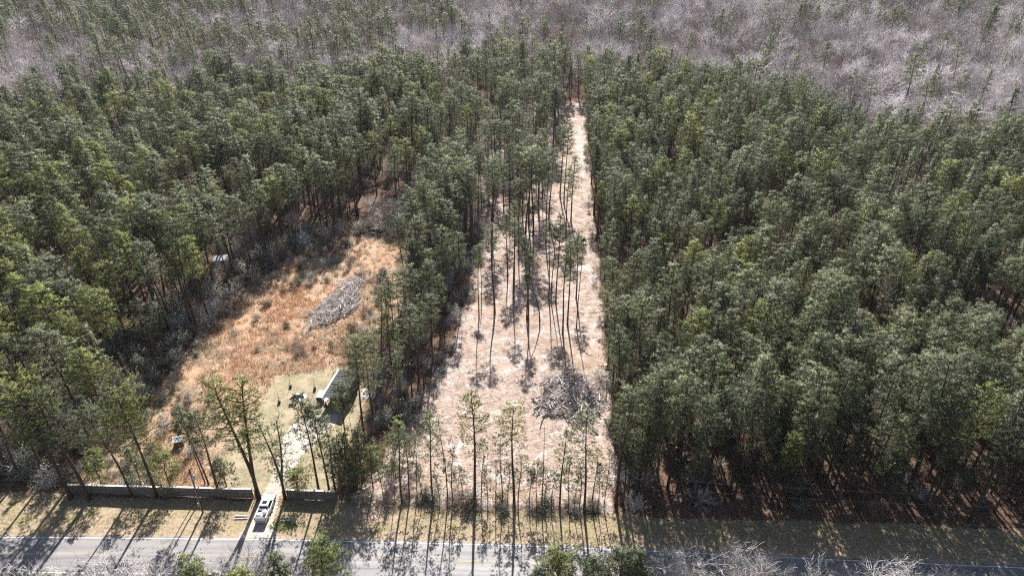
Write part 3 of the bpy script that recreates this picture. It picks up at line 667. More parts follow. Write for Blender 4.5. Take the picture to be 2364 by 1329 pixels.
# ------------------------------------------------------------------ trees: the woods
rs = np.random.default_rng(77)
def jitter_grid(x0, x1, y0, y1, s):
    gx = np.arange(x0, x1, s); gy = np.arange(y0, y1, s * .9)
    X, Y = np.meshgrid(gx, gy); X = X + (np.arange(len(gy)) % 2)[:, None] * s * .5
    X = X + rs.uniform(-.42, .42, X.shape) * s; Y = Y + rs.uniform(-.42, .42, Y.shape) * s
    return X.ravel(), Y.ravel()
STRIP = poly([(815, 1150), (800, 1090), (830, 1010), (868, 930), (882, 850), (905, 770), (930, 690), (955, 620), (968, 575), (1000, 480), (1060, 440), (1120, 470),
              (1108, 540), (1092, 620), (1072, 700), (1042, 785), (1008, 855), (975, 925), (935, 985), (900, 1030), (868, 1095), (830, 1150)])
GROVE = poly([(1112, 490), (1130, 560), (1200, 600), (1300, 560), (1330, 480), (1300, 420), (1225, 440), (1160, 470)])
UPPER = poly([(1120, 480), (1090, 420), (1080, 330), (1100, 250), (1200, 225), (1310, 235), (1300, 300), (1282, 360), (1250, 400), (1180, 450)])
BACK = ([-500, -300, -200, -150, -60, 0, 42, 89, 119, 124, 146, 175, 300, 500], [250, 262, 284, 306, 330, 350, 336, 318, 296, 262, 244, 236, 205, 180])
def back_y(x): return np.interp(x, *BACK)
pines = []      # x, y, height, kind list id, variant, width
def clear_of_things(x, y):
    k = ~(inside(LOT, x, y) | inside(FIELD, x, y) | inside(STRIP, x, y) | inside(UPPER, x, y))
    return k & (y > wood_edge(x) + .3)
X, Y = jitter_grid(-230, 260, 76, 372, 4.1)
k = clear_of_things(X, Y) & (Y < back_y(X) + 6 * (vnoise(X, Y, 14) - .5) * 2)
gap = vnoise(X + 30, Y, 13)
dens = np.where(X > 15, .92 - .55 * (gap > .68) * (Y > 114) + .08 * (Y < 114), .90 - .45 * (gap > .64))
k &= rs.random(len(X)) < dens
k &= ~((Y < 92) & (X < -22) & (X > -78))
OPEN = [(-62, 150), (-54, 172), (-48, 184), (-46, 212), (-12, 216), (-9, 190), (-14, 160), (-30, 160)]      # scrubby ground behind the field: few tall trees
k &= ~(inside(OPEN, X, Y) & (rs.random(len(X)) < .93))
k &= ~((X < -30) & (rs.random(len(X)) < .22))
k &= ~((edge_dist(UPPER, X, Y) < 13) & (X < 14) & (rs.random(len(X)) < .5))
for x, y in zip(X[k], Y[k]):
    h = rs.normal(20.8, 3.2) + (2 if y < 95 else 0) + 5 * (float(vnoise(x, y, 24)) - .5); h = min(max(h, 11), 28)
    if rs.random() < .14: h *= .62
    v = int(rs.choice([0, 1, 2, 3, 4, 5, 6, 7, 10, 11, 12, 13])) if rs.random() > (.38 if x < -40 and y < 190 else .05) else 8 + int(rs.integers(0, 2))
    pines.append((x, y, h, 0, v, rs.uniform(.82, 1.25) * (h / 22) ** .3 * (1.28 if x < -30 else 1.08)))
X, Y = jitter_grid(14, 110, 78, 122, 4.4)          # younger pines with low crowns under the roadside belt
k = clear_of_things(X, Y) & (rs.random(len(X)) < np.where(Y < wood_edge(X) + 9, .9, .4))
for x, y in zip(X[k], Y[k]): pines.append((x, y, rs.uniform(7, 15), 0, int(rs.choice([2, 5, 6, 11, 13])), rs.uniform(.9, 1.3)))
def add_thin(P, s, hmu, keep=.85, wood=.25):
    xs = [p[0] for p in P]; ys = [p[1] for p in P]
    X, Y = jitter_grid(min(xs), max(xs), min(ys), max(ys), s); k = inside(P, X, Y) & (rs.random(len(X)) < keep) & ~((X < -23.5) & (Y < 121))
    for x, y in zip(X[k], Y[k]):
        h = rs.normal(hmu, 2.5)
        if rs.random() < wood: pines.append((x, y, h, 0, int(rs.integers(0, 8)), rs.uniform(.65, .85)))
        else: pines.append((x, y, h, 1, int(rs.integers(0, 5)), rs.uniform(.9, 1.4)))
add_thin(STRIP, 4.3, 19.5, .76, .14); add_thin(GROVE, 6.8, 21, .8, .0); add_thin(UPPER, 7.0, 21, .85, .0)
# beyond: bare hardwoods with pines in clumps
bares = []
X, Y = jitter_grid(-520, 520, 190, 900, 8.2)
k = (Y > back_y(X) + 2 + 8 * (vnoise(X, Y, 12) - .5)) & (np.abs(X) < Y * .78 + 30)
cl = vnoise(X + 11, Y + 4, 34) * .45 + vnoise(X, Y, 9) * .55
pz = np.where(X < -25, np.where(Y < back_y(X) + 62, .36, np.where(Y < back_y(X) + 240, .53, .40)), np.where(X < 40, .38, .27))
isp = (cl < pz) | (rs.random(len(X)) < .045)
for x, y, p in zip(X[k], Y[k], isp[k]):
    if p and rs.random() < .9: pines.append((x, y, rs.normal(24, 2.8), 0, int(rs.integers(0, 8)), rs.uniform(1.15, 1.7)))
    else: bares.append((x, y, rs.normal(16.5, 3.4), int(rs.integers(0, 5)) if rs.random() > .12 else 5 + int(rs.integers(0, 2)), rs.uniform(1.0, 1.7)))
# hardwoods dotted through the pine woods
X, Y = jitter_grid(-200, 220, 80, 330, 13.0)
k = clear_of_things(X, Y) & (Y < back_y(X)) & (rs.random(len(X)) < np.where(X < -40, .32, .24))
for x, y in zip(X[k], Y[k]): bares.append((x, y, rs.normal(12, 2.5), int(rs.integers(0, 7)), rs.uniform(.7, 1.1)))

LOOK = {0: ['rounded', 'broad high-set', 'deep rounded', 'flat-topped', 'small high', 'oval', 'conical', 'wide flat-topped', 'yellow-green rounded', 'yellow-green oval', 'sparse', 'slim conical', 'loose rounded', 'long oval'], 1: ['small rounded', 'tufted', 'narrow oval', 'tiny high', 'slim conical']}
def size_word(h): return 'very tall' if h > 24.5 else 'tall' if h > 21.5 else 'middling' if h > 17 else 'low' if h > 12 else 'young'
def where(x, y):
    v = in_view(x, y, 15.0); px = v[0] if v else 0
    if x > 14: return 'beside the strip' if x < 34 + (y - 85) * .05 else ('outer side' if px > 1950 else 'midway')
    return ''
def region_of(x, y):
    if x > 14 and y < 96: return 'pine along the road front of the dense woods', 'roadside pines of the dense woods'
    if x > 14 and y < 125: return 'pine in the near rows of the dense woods', 'near pines of the dense woods'
    if x > 14 and y < 165: return 'pine in the central rows of the dense woods', 'central pines of the dense woods'
    if x > 14: return 'pine in the far rows of the dense woods', 'far pines of the dense woods'
    if inside(STRIP, x, y): return 'pine in the belt between field and strip, ' + ('road end' if y < 120 else 'middle' if y < 155 else 'far end'), 'pines between field and strip'
    if inside(GROVE, x, y): return 'pine in the open grove halfway up the cleared strip', 'grove pines'
    if inside(UPPER, x, y): return 'pine in the close-set stand at the top of the strip', 'upper grove pines'
    if x < -60 and y < 105: return 'pine in the woods past the far end of the grey wall', 'pines beside the wall'
    if x < -60 and y < 140: return 'pine in the yellow-green woods flanking the orange field', 'pines beside the field'
    if y < 215: return 'pine in the mixed woods behind the orange field', 'pines behind the field'
    return 'distant pine beyond the orange field and strip', 'distant pines'
def split(cands, hgt, most):
    """nearest plants in view stand singly; the rest are a mass"""
    sc_ = []
    for i, c in enumerate(cands):
        v = in_view(c[0], c[1], c[2] * hgt)
        ok = v and -10 < v[0] < 2374 and 0 < v[1] < 1340
        sc_.append((-(v[2] * (c[2] + 10)) if ok else 1.0, i))
    sc_.sort(); own = [i for s, i in sc_[:most] if s < 0]
    s = set(own); return [cands[i] for i in own], [c for i, c in enumerate(cands) if i not in s]
LISTS = [WOOD_PINES, THIN_PINES]; HB = [23.0, 22.0]
def pine_scale(p): s = p[2] / HB[p[3]]; return (p[5] * s ** .6, p[5] * s ** .6, s)
own, rest = split(pines, .75, 255)
srcs = {}
for p in own:
    lb, gr = region_of(p[0], p[1]); lb = (size_word(p[2]) + ' ' + LOOK[p[3]][p[4]] + ' ' + lb + ' ' + where(p[0], p[1])).strip()
    o = place('pine_tree', LISTS[p[3]][p[4]], ('trunk', 'crown'), p[0], p[1], pine_scale(p), rs.uniform(0, 6.28), lb, 'tree', gr, tilt=(rs.normal() * .02, rs.normal() * .02))
    srcs.setdefault((p[3], p[4]), list(o.children))
def mass(name, items, key, srcs, scale, label):
    items = [p for p in items if key(p) in srcs]; ks = sorted(srcs); n = len(items)
    # the join order of the sources is kept in the index attribute
    scatter(name, [(p[0], p[1], 0) for p in items], [scale(p) for p in items], rs.uniform(0, 6.28, n), [ks.index(key(p)) for p in items], [srcs[q] for q in ks], label)
mass('pine_forest', rest, lambda p: (p[3], p[4]), srcs, pine_scale, 'mass of further pines filling the woods to the back')
own, rest = split(bares, .7, 280); srcs = {}
for p in own:
    s = p[2] / 17
    if p[1] > 200: lb, gr = ('leafless lavender-grey tree in hardwoods beyond the dense woods', 'bare trees beyond the pines') if p[0] > 35 else ('leafless grey tree in far mixed woods behind the field', 'bare trees of the far mixed woods')
    else: lb, gr = ('leafless tree under the pines of the dense woods', 'bare trees among dense pines') if p[0] > 10 else ('leafless tree among the pines round the field', 'bare trees round the field')
    lb = ('tall ' if p[2] > 18.5 else 'low ' if p[2] < 14 else 'middling ') + ('wide ' if p[4] > 1.28 else 'narrow ' if p[4] < 1.0 else '') + ('brown ' if p[3] == 6 else '') + lb + ((', outer end' if p[0] > 175 else ', outer middle' if p[0] > 135 else ', middle' if p[0] > 95 else ', strip end' if p[0] > 35 else '') + (' front ranks' if p[1] < back_y(p[0]) + 16 else ' deeper ranks') if p[1] > 200 else ''); lb = lb.replace('brown leafless lavender-grey', 'brown leafless').replace('brown leafless grey', 'brown leafless')
    o = place('bare_tree', BARE[p[3]], ('trunk', 'branches'), p[0], p[1], (p[4] * s, p[4] * s, s), rs.uniform(0, 6.28), lb, 'tree', gr)
    srcs.setdefault(p[3], list(o.children))
mass('bare_forest', rest, lambda p: p[3], srcs, lambda p: (p[4] * p[2] / 17, p[4] * p[2] / 17, p[2] / 17), 'mass of leafless grey hardwoods in the far woods')

# ------------------------------------------------------------------ shrubs and undergrowth
shr = []        # x, y, height, variant (6+ = twiggy), width, region
def add_shrubs(test, box, s, keep, hmu, hs, vs, tagn):
    X, Y = jitter_grid(*box, s); k = test(X, Y) & (rs.random(len(X)) < keep(X, Y))
    for x, y in zip(X[k], Y[k]): shr.append((x, y, max(.5, rs.normal(hmu, hs)), int(rs.choice(vs)), rs.uniform(.85, 1.3), tagn))
fd = lambda X, Y: edge_dist(FIELD, X, Y)
infield = lambda X, Y: inside(FIELD, X, Y) & ~inside(LAWN, X, Y) & (edge_dist(LAWN, X, Y) > 1.5) & ~((np.hypot((X + 43) / 7, (Y - 147.5) / 15) < 1)) & (np.hypot(X + 61.5, Y - 97.5) > 2.4)
PILE2 = (-42.5, 147.0)
add_shrubs(infield, (-80, -18, 86, 182), 2.6, lambda X, Y: np.clip(.10 + .9 * (vnoise(X, Y, 9) > .52) * (Y > 128) + .75 * (fd(X, Y) < 3.5) * (X < -40) + .7 * (X < -57) * (Y < 114), 0, .9), 1.6, .6, [0, 1, 2, 2, 3, 3, 4, 5, 7, 8], 'field')
add_shrubs(lambda X, Y: clear_of_things(X, Y) & (fd(X, Y) < 17) & (Y < 190), (-110, 0, 88, 196), 2.5, lambda X, Y: np.full(X.shape, .74), 3.2, 1.0, [0, 0, 0, 1, 1, 1, 2, 3, 7], 'edge')
add_shrubs(lambda X, Y: inside(OPEN, X, Y) & ~inside(FIELD, X, Y), (-62, -8, 150, 218), 2.6, lambda X, Y: np.full(X.shape, .8), 3.0, 1.1, [0, 0, 1, 1, 2, 2, 4, 8], 'edge')
add_shrubs(lambda X, Y: inside(STRIP, X, Y), (-40, 0, 84, 200), 2.5, lambda X, Y: np.full(X.shape, .62), 2.6, .9, [0, 1, 1, 0, 2, 3, 7, 8], 'strip')
add_shrubs(lambda X, Y: inside(UPPER, X, Y), (-40, 40, 190, 350), 3.2, lambda X, Y: np.full(X.shape, .75), 2.4, .8, [2, 2, 4, 4, 0, 6, 8], 'upper')
add_shrubs(lambda X, Y: (np.abs(Y - wood_edge(X) - .3) < 1.0) & (X > -28) & (X < 16), (-28, 16, 80, 88), 1.3, lambda X, Y: np.full(X.shape, .8), 1.8, .6, [0, 1, 3, 6, 7, 8], 'front')
add_shrubs(lambda X, Y: clear_of_things(X, Y) & (X > 14) & (Y < 130), (14, 110, 78, 130), 4.0, lambda X, Y: np.full(X.shape, .45), 2.6, 1.2, [0, 0, 0, 1, 1, 3, 7, 8], 'right')
add_shrubs(lambda X, Y: clear_of_things(X, Y) & (X < -60) & (Y < 130), (-120, -60, 84, 130), 3.6, lambda X, Y: np.full(X.shape, .5), 3.0, 1.2, [0, 0, 0, 1, 1, 3, 7], 'left')
add_shrubs(lambda X, Y: clear_of_things(X, Y) & (Y < back_y(X)) & (((X > 14) & (Y > 130)) | ((X <= 14) & (fd(X, Y) >= 17))), (-220, 250, 130, 340), 5.2, lambda X, Y: np.full(X.shape, .7), 3.2, 1.2, [0, 0, 1, 2, 3, 8], 'deep')
add_shrubs(lambda X, Y: inside(LOT, X, Y) & (edge_dist(LOT, X, Y) < 1.6) & (Y > 90), (-30, 40, 90, 340), 2.4, lambda X, Y: np.full(X.shape, .4), 1.3, .5, [0, 1, 4, 6, 7, 8], 'lotedge')
SH = SHRUBS + TWIGGY; SHH = [2.6] * 6 + [3.0] * 3
SLAB = {'field': ('{} shrub scattered in the orange grass field', 'field shrubs'), 'edge': ('{} bush at the shaded wood edge round the orange field', 'bushes at the field edge'), 'strip': ('{} bush under the slender pines between field and strip', 'bushes between field and strip'),
        'upper': ('{} bush in the stand at the top of the strip', 'bushes at the top of the strip'), 'front': ('{} bush along the road front of the cleared strip', 'bushes along the front edge'), 'right': ('{} bush on the shaded floor of the dense woods by the road', 'bushes in the dense woods'),
        'left': ('{} bush in the woods past the end of the grey wall', 'bushes past the wall end'), 'deep': ('{} bush deep in the pine woods', 'bushes deep in the woods'), 'lotedge': ('{} bush at the rim of the cleared strip', 'bushes at the strip rim')}
SKIND = ['grey-green', 'grey-green', 'pale silvery', 'olive-brown', 'pale silvery', 'olive-brown', 'bare grey', 'bare brown', 'bare grey']
pri = {'field': 2.6, 'front': 2.0, 'lotedge': 1.2, 'strip': 1.0, 'edge': 1.1, 'upper': .5, 'right': .55, 'left': .55, 'deep': .1}
shr_s = sorted(shr, key=lambda p: -(pri[p[5]] * p[2] / max(60, p[1]) if in_view(p[0], p[1], 1) and -5 < in_view(p[0], p[1], 1)[0] < 2369 else 0))
def sscale(p): s = p[2] / SHH[p[3]]; return (s * p[4], s * p[4], s)
srcs = {}; own, rest = shr_s[:290], shr_s[290:]
for p in own:
    lb, gr = SLAB[p[5]]; k = SKIND[p[3]]
    nm = ('trunk', 'branches', 'crown')
    o = place('shrub', SH[p[3]], ('stems', 'branches', 'foliage'), p[0], p[1], sscale(p), rs.uniform(0, 6.28), ('large ' if p[2] > 3.4 else 'small ' if p[2] < 1.4 else '') + ('spreading ' if p[4] > 1.15 else '') + lb.format(k) + ((', wall side' if p[0] < -62 else ', far end' if p[1] > 172 else ', cabin side' if p[1] > 140 else ', long side') if p[5] == 'edge' else ''), 'shrub', gr + ' ' + k)
    srcs.setdefault(p[3], list(o.children))
mass('undergrowth', rest, lambda p: p[3], srcs, sscale, 'mass of bushes and brush under the trees')

# ------------------------------------------------------------------ grass and litter on the ground
def tuft_mesh(seed, n, h, spread, w, mat):
    rng = np.random.default_rng(seed)
    c = np.concatenate([rng.normal(size=(n, 2)) * spread, np.zeros((n, 1)) - .03], 1)
    d = np.concatenate([c[:, :2] * .9 / spread * .35, np.ones((n, 1))], 1)
    v = unit(d + rng.normal(size=(n, 3)) * .28); s = unit(np.cross(v, rng.normal(size=(n, 3)))) * w
    V = np.stack([c - s, c + s, c + v * h * rng.uniform(.5, 1.1, (n, 1))], 1)
    return tri_mesh('tuft', V, rng.random(n), mat)
def grass(name, test, box, s, keep, mats, hs, label, n=46, spread=.22, w=.035, zones=None):
    """clumps joined in one mass; the first clump of each kind is its own small mesh inside that mass"""
    X, Y = jitter_grid(*box, s); k = test(X, Y) & (rs.random(len(X)) < keep(X, Y)); X, Y = X[k], Y[k]; m = len(X)
    V = []; T = []; MI = []
    base = [tuft_mesh(900 + i, n, 1.0, spread, w, M[mt]) for i, mt in enumerate(mats)]
    arr = []
    for b in base:
        a = np.empty(len(b.vertices) * 3, np.float32); b.vertices.foreach_get('co', a); arr.append(a.reshape(-1, 3, 3))
    pick = rs.integers(0, len(mats), m) if len(mats) > 1 else np.zeros(m, int)
    if zones is not None: pick = zones(X, Y)
    rot = rs.uniform(0, 6.28, m); sz = rs.uniform(*hs, m)
    out = [[] for _ in mats]; tint = [[] for _ in mats]
    for x, y, r, z, q in zip(X, Y, rot, sz, pick):
        a = arr[q]; c, s_ = math.cos(r), math.sin(r); f = .5 + .5 * z
        P = np.empty_like(a); P[..., 0] = (a[..., 0] * c - a[..., 1] * s_) * f + x; P[..., 1] = (a[..., 0] * s_ + a[..., 1] * c) * f + y; P[..., 2] = a[..., 2] * z
        out[q].append(P); tint[q].append(np.clip(rs.random() * .6 + rs.random(len(a)) * .4, 0, 1))
    V = np.concatenate([np.concatenate(o) for o in out if o]); T = np.concatenate([np.concatenate(o) for o in tint if o])
    me = tri_mesh(name, V, T, M[mats[0]])
    for mt in mats[1:]: me.materials.append(M[mt])
    me.polygons.foreach_set('material_index', np.concatenate([np.full(sum(len(q) for q in o), i, np.int32) for i, o in enumerate(out) if o]))
    for b in base: bpy.data.meshes.remove(b)
    return tag(link(name, me), label, kind='stuff')
grass('broomsedge_grass', lambda X, Y: inside(FIELD, X, Y) & ~inside(LAWN, X, Y) & ~inside(DRIVE, X, Y) & (np.hypot(X + 61.5, Y - 97.5) > 1.4), (-82, -16, 86, 184), .85,
      lambda X, Y: np.clip(.35 + .6 * (vnoise(X, Y, 7) > .42), 0, 1), ['broomsedge', 'straw', 'olive_leaf'], (.35, .95), 'tall orange and straw-coloured broomsedge over the old field', n=26, spread=.30, w=.05,
      zones=lambda X, Y: np.where(vnoise(X + 5, Y, 8) * .7 + vnoise(X, Y, 2.5) * .3 + rs.normal(size=len(X)) * .07 + np.where((Y > 112) & (Y < 136), .10, -.06) > .47, 0, np.where(rs.random(len(X)) < .68, 1, 2)))
grass('verge_grass', lambda X, Y: (Y > road_y(X) + .7) & (Y < wood_edge(X) - .2) & ~inside(DRIVE, X, Y), (-95, 95, 68, 88), .62,
      lambda X, Y: np.clip(.25 + 1.2 * (vnoise(X, Y, 4) - .3), 0, .9), ['verge_blade', 'straw'], (.10, .24), 'short dry grass along the road verge', n=16, spread=.22, w=.035)
grass('lawn_grass', lambda X, Y: inside(LAWN, X, Y) & ~inside(DRIVE, X, Y), (-55, -25, 84, 120), .6,
      lambda X, Y: np.clip(.2 + .9 * (vnoise(X, Y, 5) - .35), 0, .8), ['verge_blade'], (.05, .11), 'short grass of the mown lawn', n=16, spread=.22, w=.03)
grass('straw_litter', lambda X, Y: inside(LOT, X, Y) & (Y < 230), (-30, 32, 82, 230), 1.0,
      lambda X, Y: np.clip(.15 + 1.0 * (vnoise(X, Y, 5) - .35), 0, .8), ['straw', 'olive_leaf', 'broomsedge'], (.08, .28), 'low straw and seedlings over the cleared strip', n=14, spread=.32, w=.04)
grass('fresh_weeds', lambda X, Y: np.hypot((X + 37.6) / 2.1, (Y - 79.6) / 1.2) < 1, (-41, -34, 77, 82), .4, lambda X, Y: np.full(X.shape, .8), ['bright_leaf'], (.2, .4), 'patch of fresh green weeds beside the driveway mouth', n=22, spread=.2, w=.05)
def sticks(name, test, box, n, label):
    g = MB(); c = 0
    while c < n:
        x = rs.uniform(box[0], box[1]); y = rs.uniform(box[2], box[3])
        if not test(np.array([x]), np.array([y]))[0]: continue
        a = rs.uniform(0, 6.28); L = rs.uniform(.4, 1.9) * (1 if rs.random() > .06 else 2.2); r = rs.uniform(.02, .045)
        dx, dy = math.cos(a) * L / 2, math.sin(a) * L / 2; z = rs.uniform(.06, .16)
        g.tube([(x - dx, y - dy, z), (x + rs.normal() * .06, y, z + .05), (x + dx, y + dy, z + rs.normal() * .03)], [r, r * .9, r * .5], 3, False, int(rs.integers(0, 3)))
        c += 1
    return tag(g.build(name, [M['dead_wood'], M['dark_wood'], M['pale_wood']]), label, kind='stuff')
sticks('branch_litter', lambda x, y: inside(LOT, x, y), (-30, 34, 83, 300), 2600, 'broken sticks littering the cleared strip')

# ------------------------------------------------------------------ slash piles
def log_mesh(seed, L, r):
    rng = np.random.default_rng(seed); g = MB()
    b = rng.normal(size=(4, 2)) * .05 * L
    pts = [(-L / 2, b[0, 0], b[0, 1]), (-L / 6, b[1, 0], b[1, 1]), (L / 6, b[2, 0], b[2, 1]), (L / 2, b[3, 0], b[3, 1])]
    g.tube(pts, [r, r * .92, r * .78, r * .5], 6)
    return g
def pile(cx, cy, ax, ay, hgt, rot, n, mats, label, seed, name='log_pile', gap=None):
    rim = lambda u, v: .74 + .85 * (float(vnoise(math.atan2(v, u) * 1.4 + seed * 7.3, seed * 1.7, 1)) - .42)
    rng = np.random.default_rng(seed); o = tag(empty(name, (cx, cy, 0), rot), label, 'log pile')
    shapes = [(log_mesh(seed * 10 + i, L, r), L) for i, (L, r) in enumerate([(2.4, .10), (3.4, .11), (4.6, .12), (1.8, .09), (3.2, .065), (5.6, .13)])]
    meshes = [[g.mesh('log', M[m]) for m in mats] for g, L in shapes]
    for i in range(n):
        while True:
            u, v = rng.uniform(-1, 1, 2)
            if u * u + v * v < rim(u, v) ** 2 * (1.0 if rng.random() > .12 else 1.5): break
        q = int(rng.choice(6, p=[.24, .22, .14, .2, .16, .04])); q2 = int(rng.integers(0, len(mats)))
        e = max(0, 1 - (u * u + v * v)); z = .08 + hgt * e ** .8 * rng.uniform(.35, 1.0)
        l = link('log', meshes[q][q2], o); l.location = (u * ax, v * ay, z)
        l.rotation_euler = (0, rng.normal() * .22, rng.normal() * .9 + (.6 if seed % 2 else .9)); s = rng.uniform(.7, 1.15); l.scale = (s, s, s)
    b = MB()
    for i in range(2400):
        r_, a = math.sqrt(rng.random()) * 1.08, rng.uniform(0, 6.28); u, v = r_ * math.cos(a), r_ * math.sin(a)
        if r_ > rim(u, v) * 1.1: continue
        z = .04 + hgt * max(0, 1 - r_ * r_) ** .8 * rng.uniform(.1, 1.05); L = rng.uniform(.3, 1.5); t = rng.normal() * 1.0 + .7; p = rng.normal() * .35
        d = np.array((math.cos(t) * math.cos(p), math.sin(t) * math.cos(p), math.sin(p))) * L / 2; c = np.array((u * ax, v * ay, z + .03)); rr = rng.uniform(.012, .035)
        b.tube([c - d, c + d], [rr, rr * .5], 3, False, int(rng.integers(0, len(mats))))
    br = b.build('brushwood', [M[m] for m in mats], o); br['kind'] = 'stuff'
    # soil and rotten litter under the heap
    m = MB(); k = 20; m.v.append((0, 0, hgt * .5))
    for ring, f in ((.4, .30), (.62, .08), (.78, -.05)):
        for j in range(k):
            a = 2 * math.pi * j / k; w = ring * (1 + rng.normal() * .05); m.v.append((math.cos(a) * w * ax, math.sin(a) * w * ay, hgt * f + rng.normal() * .04))
    for j in range(k): m.face([0, 1 + j, 1 + (j + 1) % k])
    for rg_ in range(2):
        for j in range(k): a = 1 + rg_ * k + j; b_ = 1 + rg_ * k + (j + 1) % k; m.face([a, a + k, b_ + k, b_])
    m.build('soil_mound', M['mound'], o, True)
    return o
M['mound'] = simple_mat('dark_litter', (.17, .13, .105), (.40, .32, .27), 3, .95, .1)
pile(11.7, 112.6, 7.0, 9.6, 1.6, .12, 285, ['dead_wood', 'dark_wood', 'dead_wood', 'pale_wood', 'dead_wood', 'pale_wood'], 'big tangled heap of grey logs and brush on the cleared strip', 3)
pile(-43.0, 147.5, 5.0, 15.5, 1.8, -.20, 290, ['pale_wood', 'pale_wood', 'pale_wood', 'dead_wood'], 'long heap of bleached logs in the orange field', 4)
def fallen(px, py, L, r, a, mat, label):
    x, y = survey(px, py); g = log_mesh(int(px), L, r)
    o = tag(g.build('fallen_log', M[mat]), label, 'log', 'fallen logs'); o.location = (x, y, r + .06); o.rotation_euler = (0, 0, a)
fallen(1372, 908, 4.6, .13, -.12, 'dark_wood', 'dark log lying between the big log heap and the wood edge')
fallen(1322, 1000, 3.4, .09, .05, 'pale_wood', 'pale log just below the big log heap')
fallen(1380, 1010, 4.0, .09, -.8, 'pale_wood', 'pale pole lying slantwise below the log heap near the wood edge')
fallen(935, 960, 3.6, .10, 1.0, 'pale_wood', 'pale log at the shaded rim of the strip')
fallen(490, 745, 7.0, .18, .95, 'dark_wood', 'long dark fallen trunk at the field edge under the trees')
for q in range(26):   # brush dragged out below the heap
    px = 1330 + rs.uniform(-60, 65); py = 1000 + rs.uniform(-25, 40); x, y = survey(px, py)
    g = log_mesh(700 + q, rs.uniform(.9, 2.4), rs.uniform(.035, .06)); o = tag(g.build('stick', M['pale_wood' if q % 3 else 'dead_wood']), 'pale stick strewn on bare ground below the big log heap', 'stick', 'strewn sticks')
    o.location = (x, y, .16); o.rotation_euler = (0, 0, rs.uniform(-1.2, .4))

# ------------------------------------------------------------------ wall, gate, pole, wires
M['wall_board'] = simple_mat('grey_brown_boards', (.125, .105, .095), (.21, .18, .165), 1.2, .9, .2)
M['cap_white'] = simple_mat('white_cap', (.66, .64, .61), (.80, .78, .75), 2, .7, .3)
M['rust'] = simple_mat('rusty_pink_steel', (.34, .20, .16), (.50, .33, .28), 4, .7, .4)
M['steel'] = simple_mat('grey_steel', (.42, .43, .44), (.6, .61, .62), 4, .45, .5, .6)
M['pole_wood'] = simple_mat('dark_pole_wood', (.07, .05, .04), (.15, .11, .09), 3, .85, .2)
M['concrete'] = simple_mat('pale_concrete', (.50, .48, .44), (.70, .67, .62), 3, .9, .2, bump=.2)
def board_wall(a, b, n, label):
    a = Vector((*a, 0)); b = Vector((*b, 0)); d = b - a; L = d.length / n; an = math.atan2(d.y, d.x)
    o = tag(empty('boundary_wall', a, an), label, 'wall')
    g = MB()
    for k in range(3): g.box((L / 2, 0, .36 + k * .70), (L - .05, .045 + .006 * (k % 2), .672))
    pm = g.mesh('panel', M['wall_board']); g = MB(); g.box((0, .09, 1.06), (.10, .10, 2.2)); ps = g.mesh('post', M['wall_board']); g = MB(); g.box((L / 2, .03, 2.155), (L - .012, .36, .05)); cm = g.mesh('cap', M['cap_white'])
    rng = random.Random(n)
    for i in range(n):
        dz = rng.uniform(-.05, .03)
        p = link('panel', pm, o); p.location = (i * L, rng.uniform(-.02, .02), dz); p.rotation_euler = (rng.uniform(-.02, .02), 0, 0)
        c = link('cap', cm, o); c.location = (i * L, 0, dz)
    for i in range(n + 1): link('post', ps, o).location = (i * L, 0, 0)
    return o
board_wall(survey(156, 1138), survey(585, 1149), 13, 'long grey board wall with white cap running from the woods to the driveway')
board_wall(survey(664, 1150), survey(778, 1154.5), 4, 'short grey board wall section between driveway and cleared strip')
xa, ya = survey(590, 1149); xb, yb = survey(659, 1150)
gt = tag(empty('driveway_gate', (xa, ya, 0), math.atan2(yb - ya, xb - xa)), 'low rusty pipe gate across the sandy driveway behind the pickup', 'gate'); gl = math.hypot(xb - xa, yb - ya)
for xx, hh in ((0, 2.0), (.45, 1.7), (gl, 2.1), (gl - .35, 1.7)):
    g = MB(); g.tube([(xx, .1, -.2), (xx, .1, hh)], .07, 8); g.build('post', M['rust'], gt)
for zz in (.55, 1.25):
    g = MB(); g.tube([(.45, .1, zz), (gl / 2, .1, zz - .03), (gl - .35, .1, zz)], .03, 6); g.build('rail', M['rust'], gt)
px_, py_ = survey(468, 1182)
po = tag(empty('utility_pole', (px_, py_, 0)), 'wooden utility pole with crossarm and transformer in front of the wall', 'utility pole')
g = MB(); g.tube([(0, 0, -.3), (0, 0, 5), (0, 0, 9.9)], [.17, .15, .115], 10); g.build('shaft', M['pole_wood'], po, True)
g = MB(); g.box((0, -.16, 9.45), (.12, .10, 2.2)); g.v = [(v[0], v[1], v[2]) for v in g.v]
g2 = MB(); g2.box((0, -.16, 9.35), (.10, 2.0, .12)); g2.build('crossarm', M['pole_wood'], po)
for yy in (-.95, .7):
    g = MB(); g.tube([(0, yy, 9.41), (0, yy, 9.50), (0, yy, 9.62)], [.05, .07, .04], 8); g.build('insulator', M['cap_white'], po)
g = MB(); g.tube([(.34, -.05, 7.6), (.34, -.05, 7.7), (.34, -.05, 8.5), (.34, -.05, 8.62)], [.16, .25, .25, .12], 12); tf = g.build('transformer', M['steel'], po, True)
g = MB(); g.tube([(.34, -.05, 8.60), (.34, -.05, 8.9)], .05, 6); g.build('bushing', M['cap_white'], tf)
g = MB(); g.tube([(-.17, -.16, 1.6), (-.17, -.16, 2.4)], .10, 8); g.build('meter_box', M['steel'], po)
g = MB(); g.tube([(.02, -.15, .2), (.02, -.15, 9.0)], .03, 5); g.build('conduit', M['steel'], po)
M['wire'] = simple_mat('aluminium_wire', (.45, .45, .46), (.6, .6, .6), 3, .4, .5, .5)
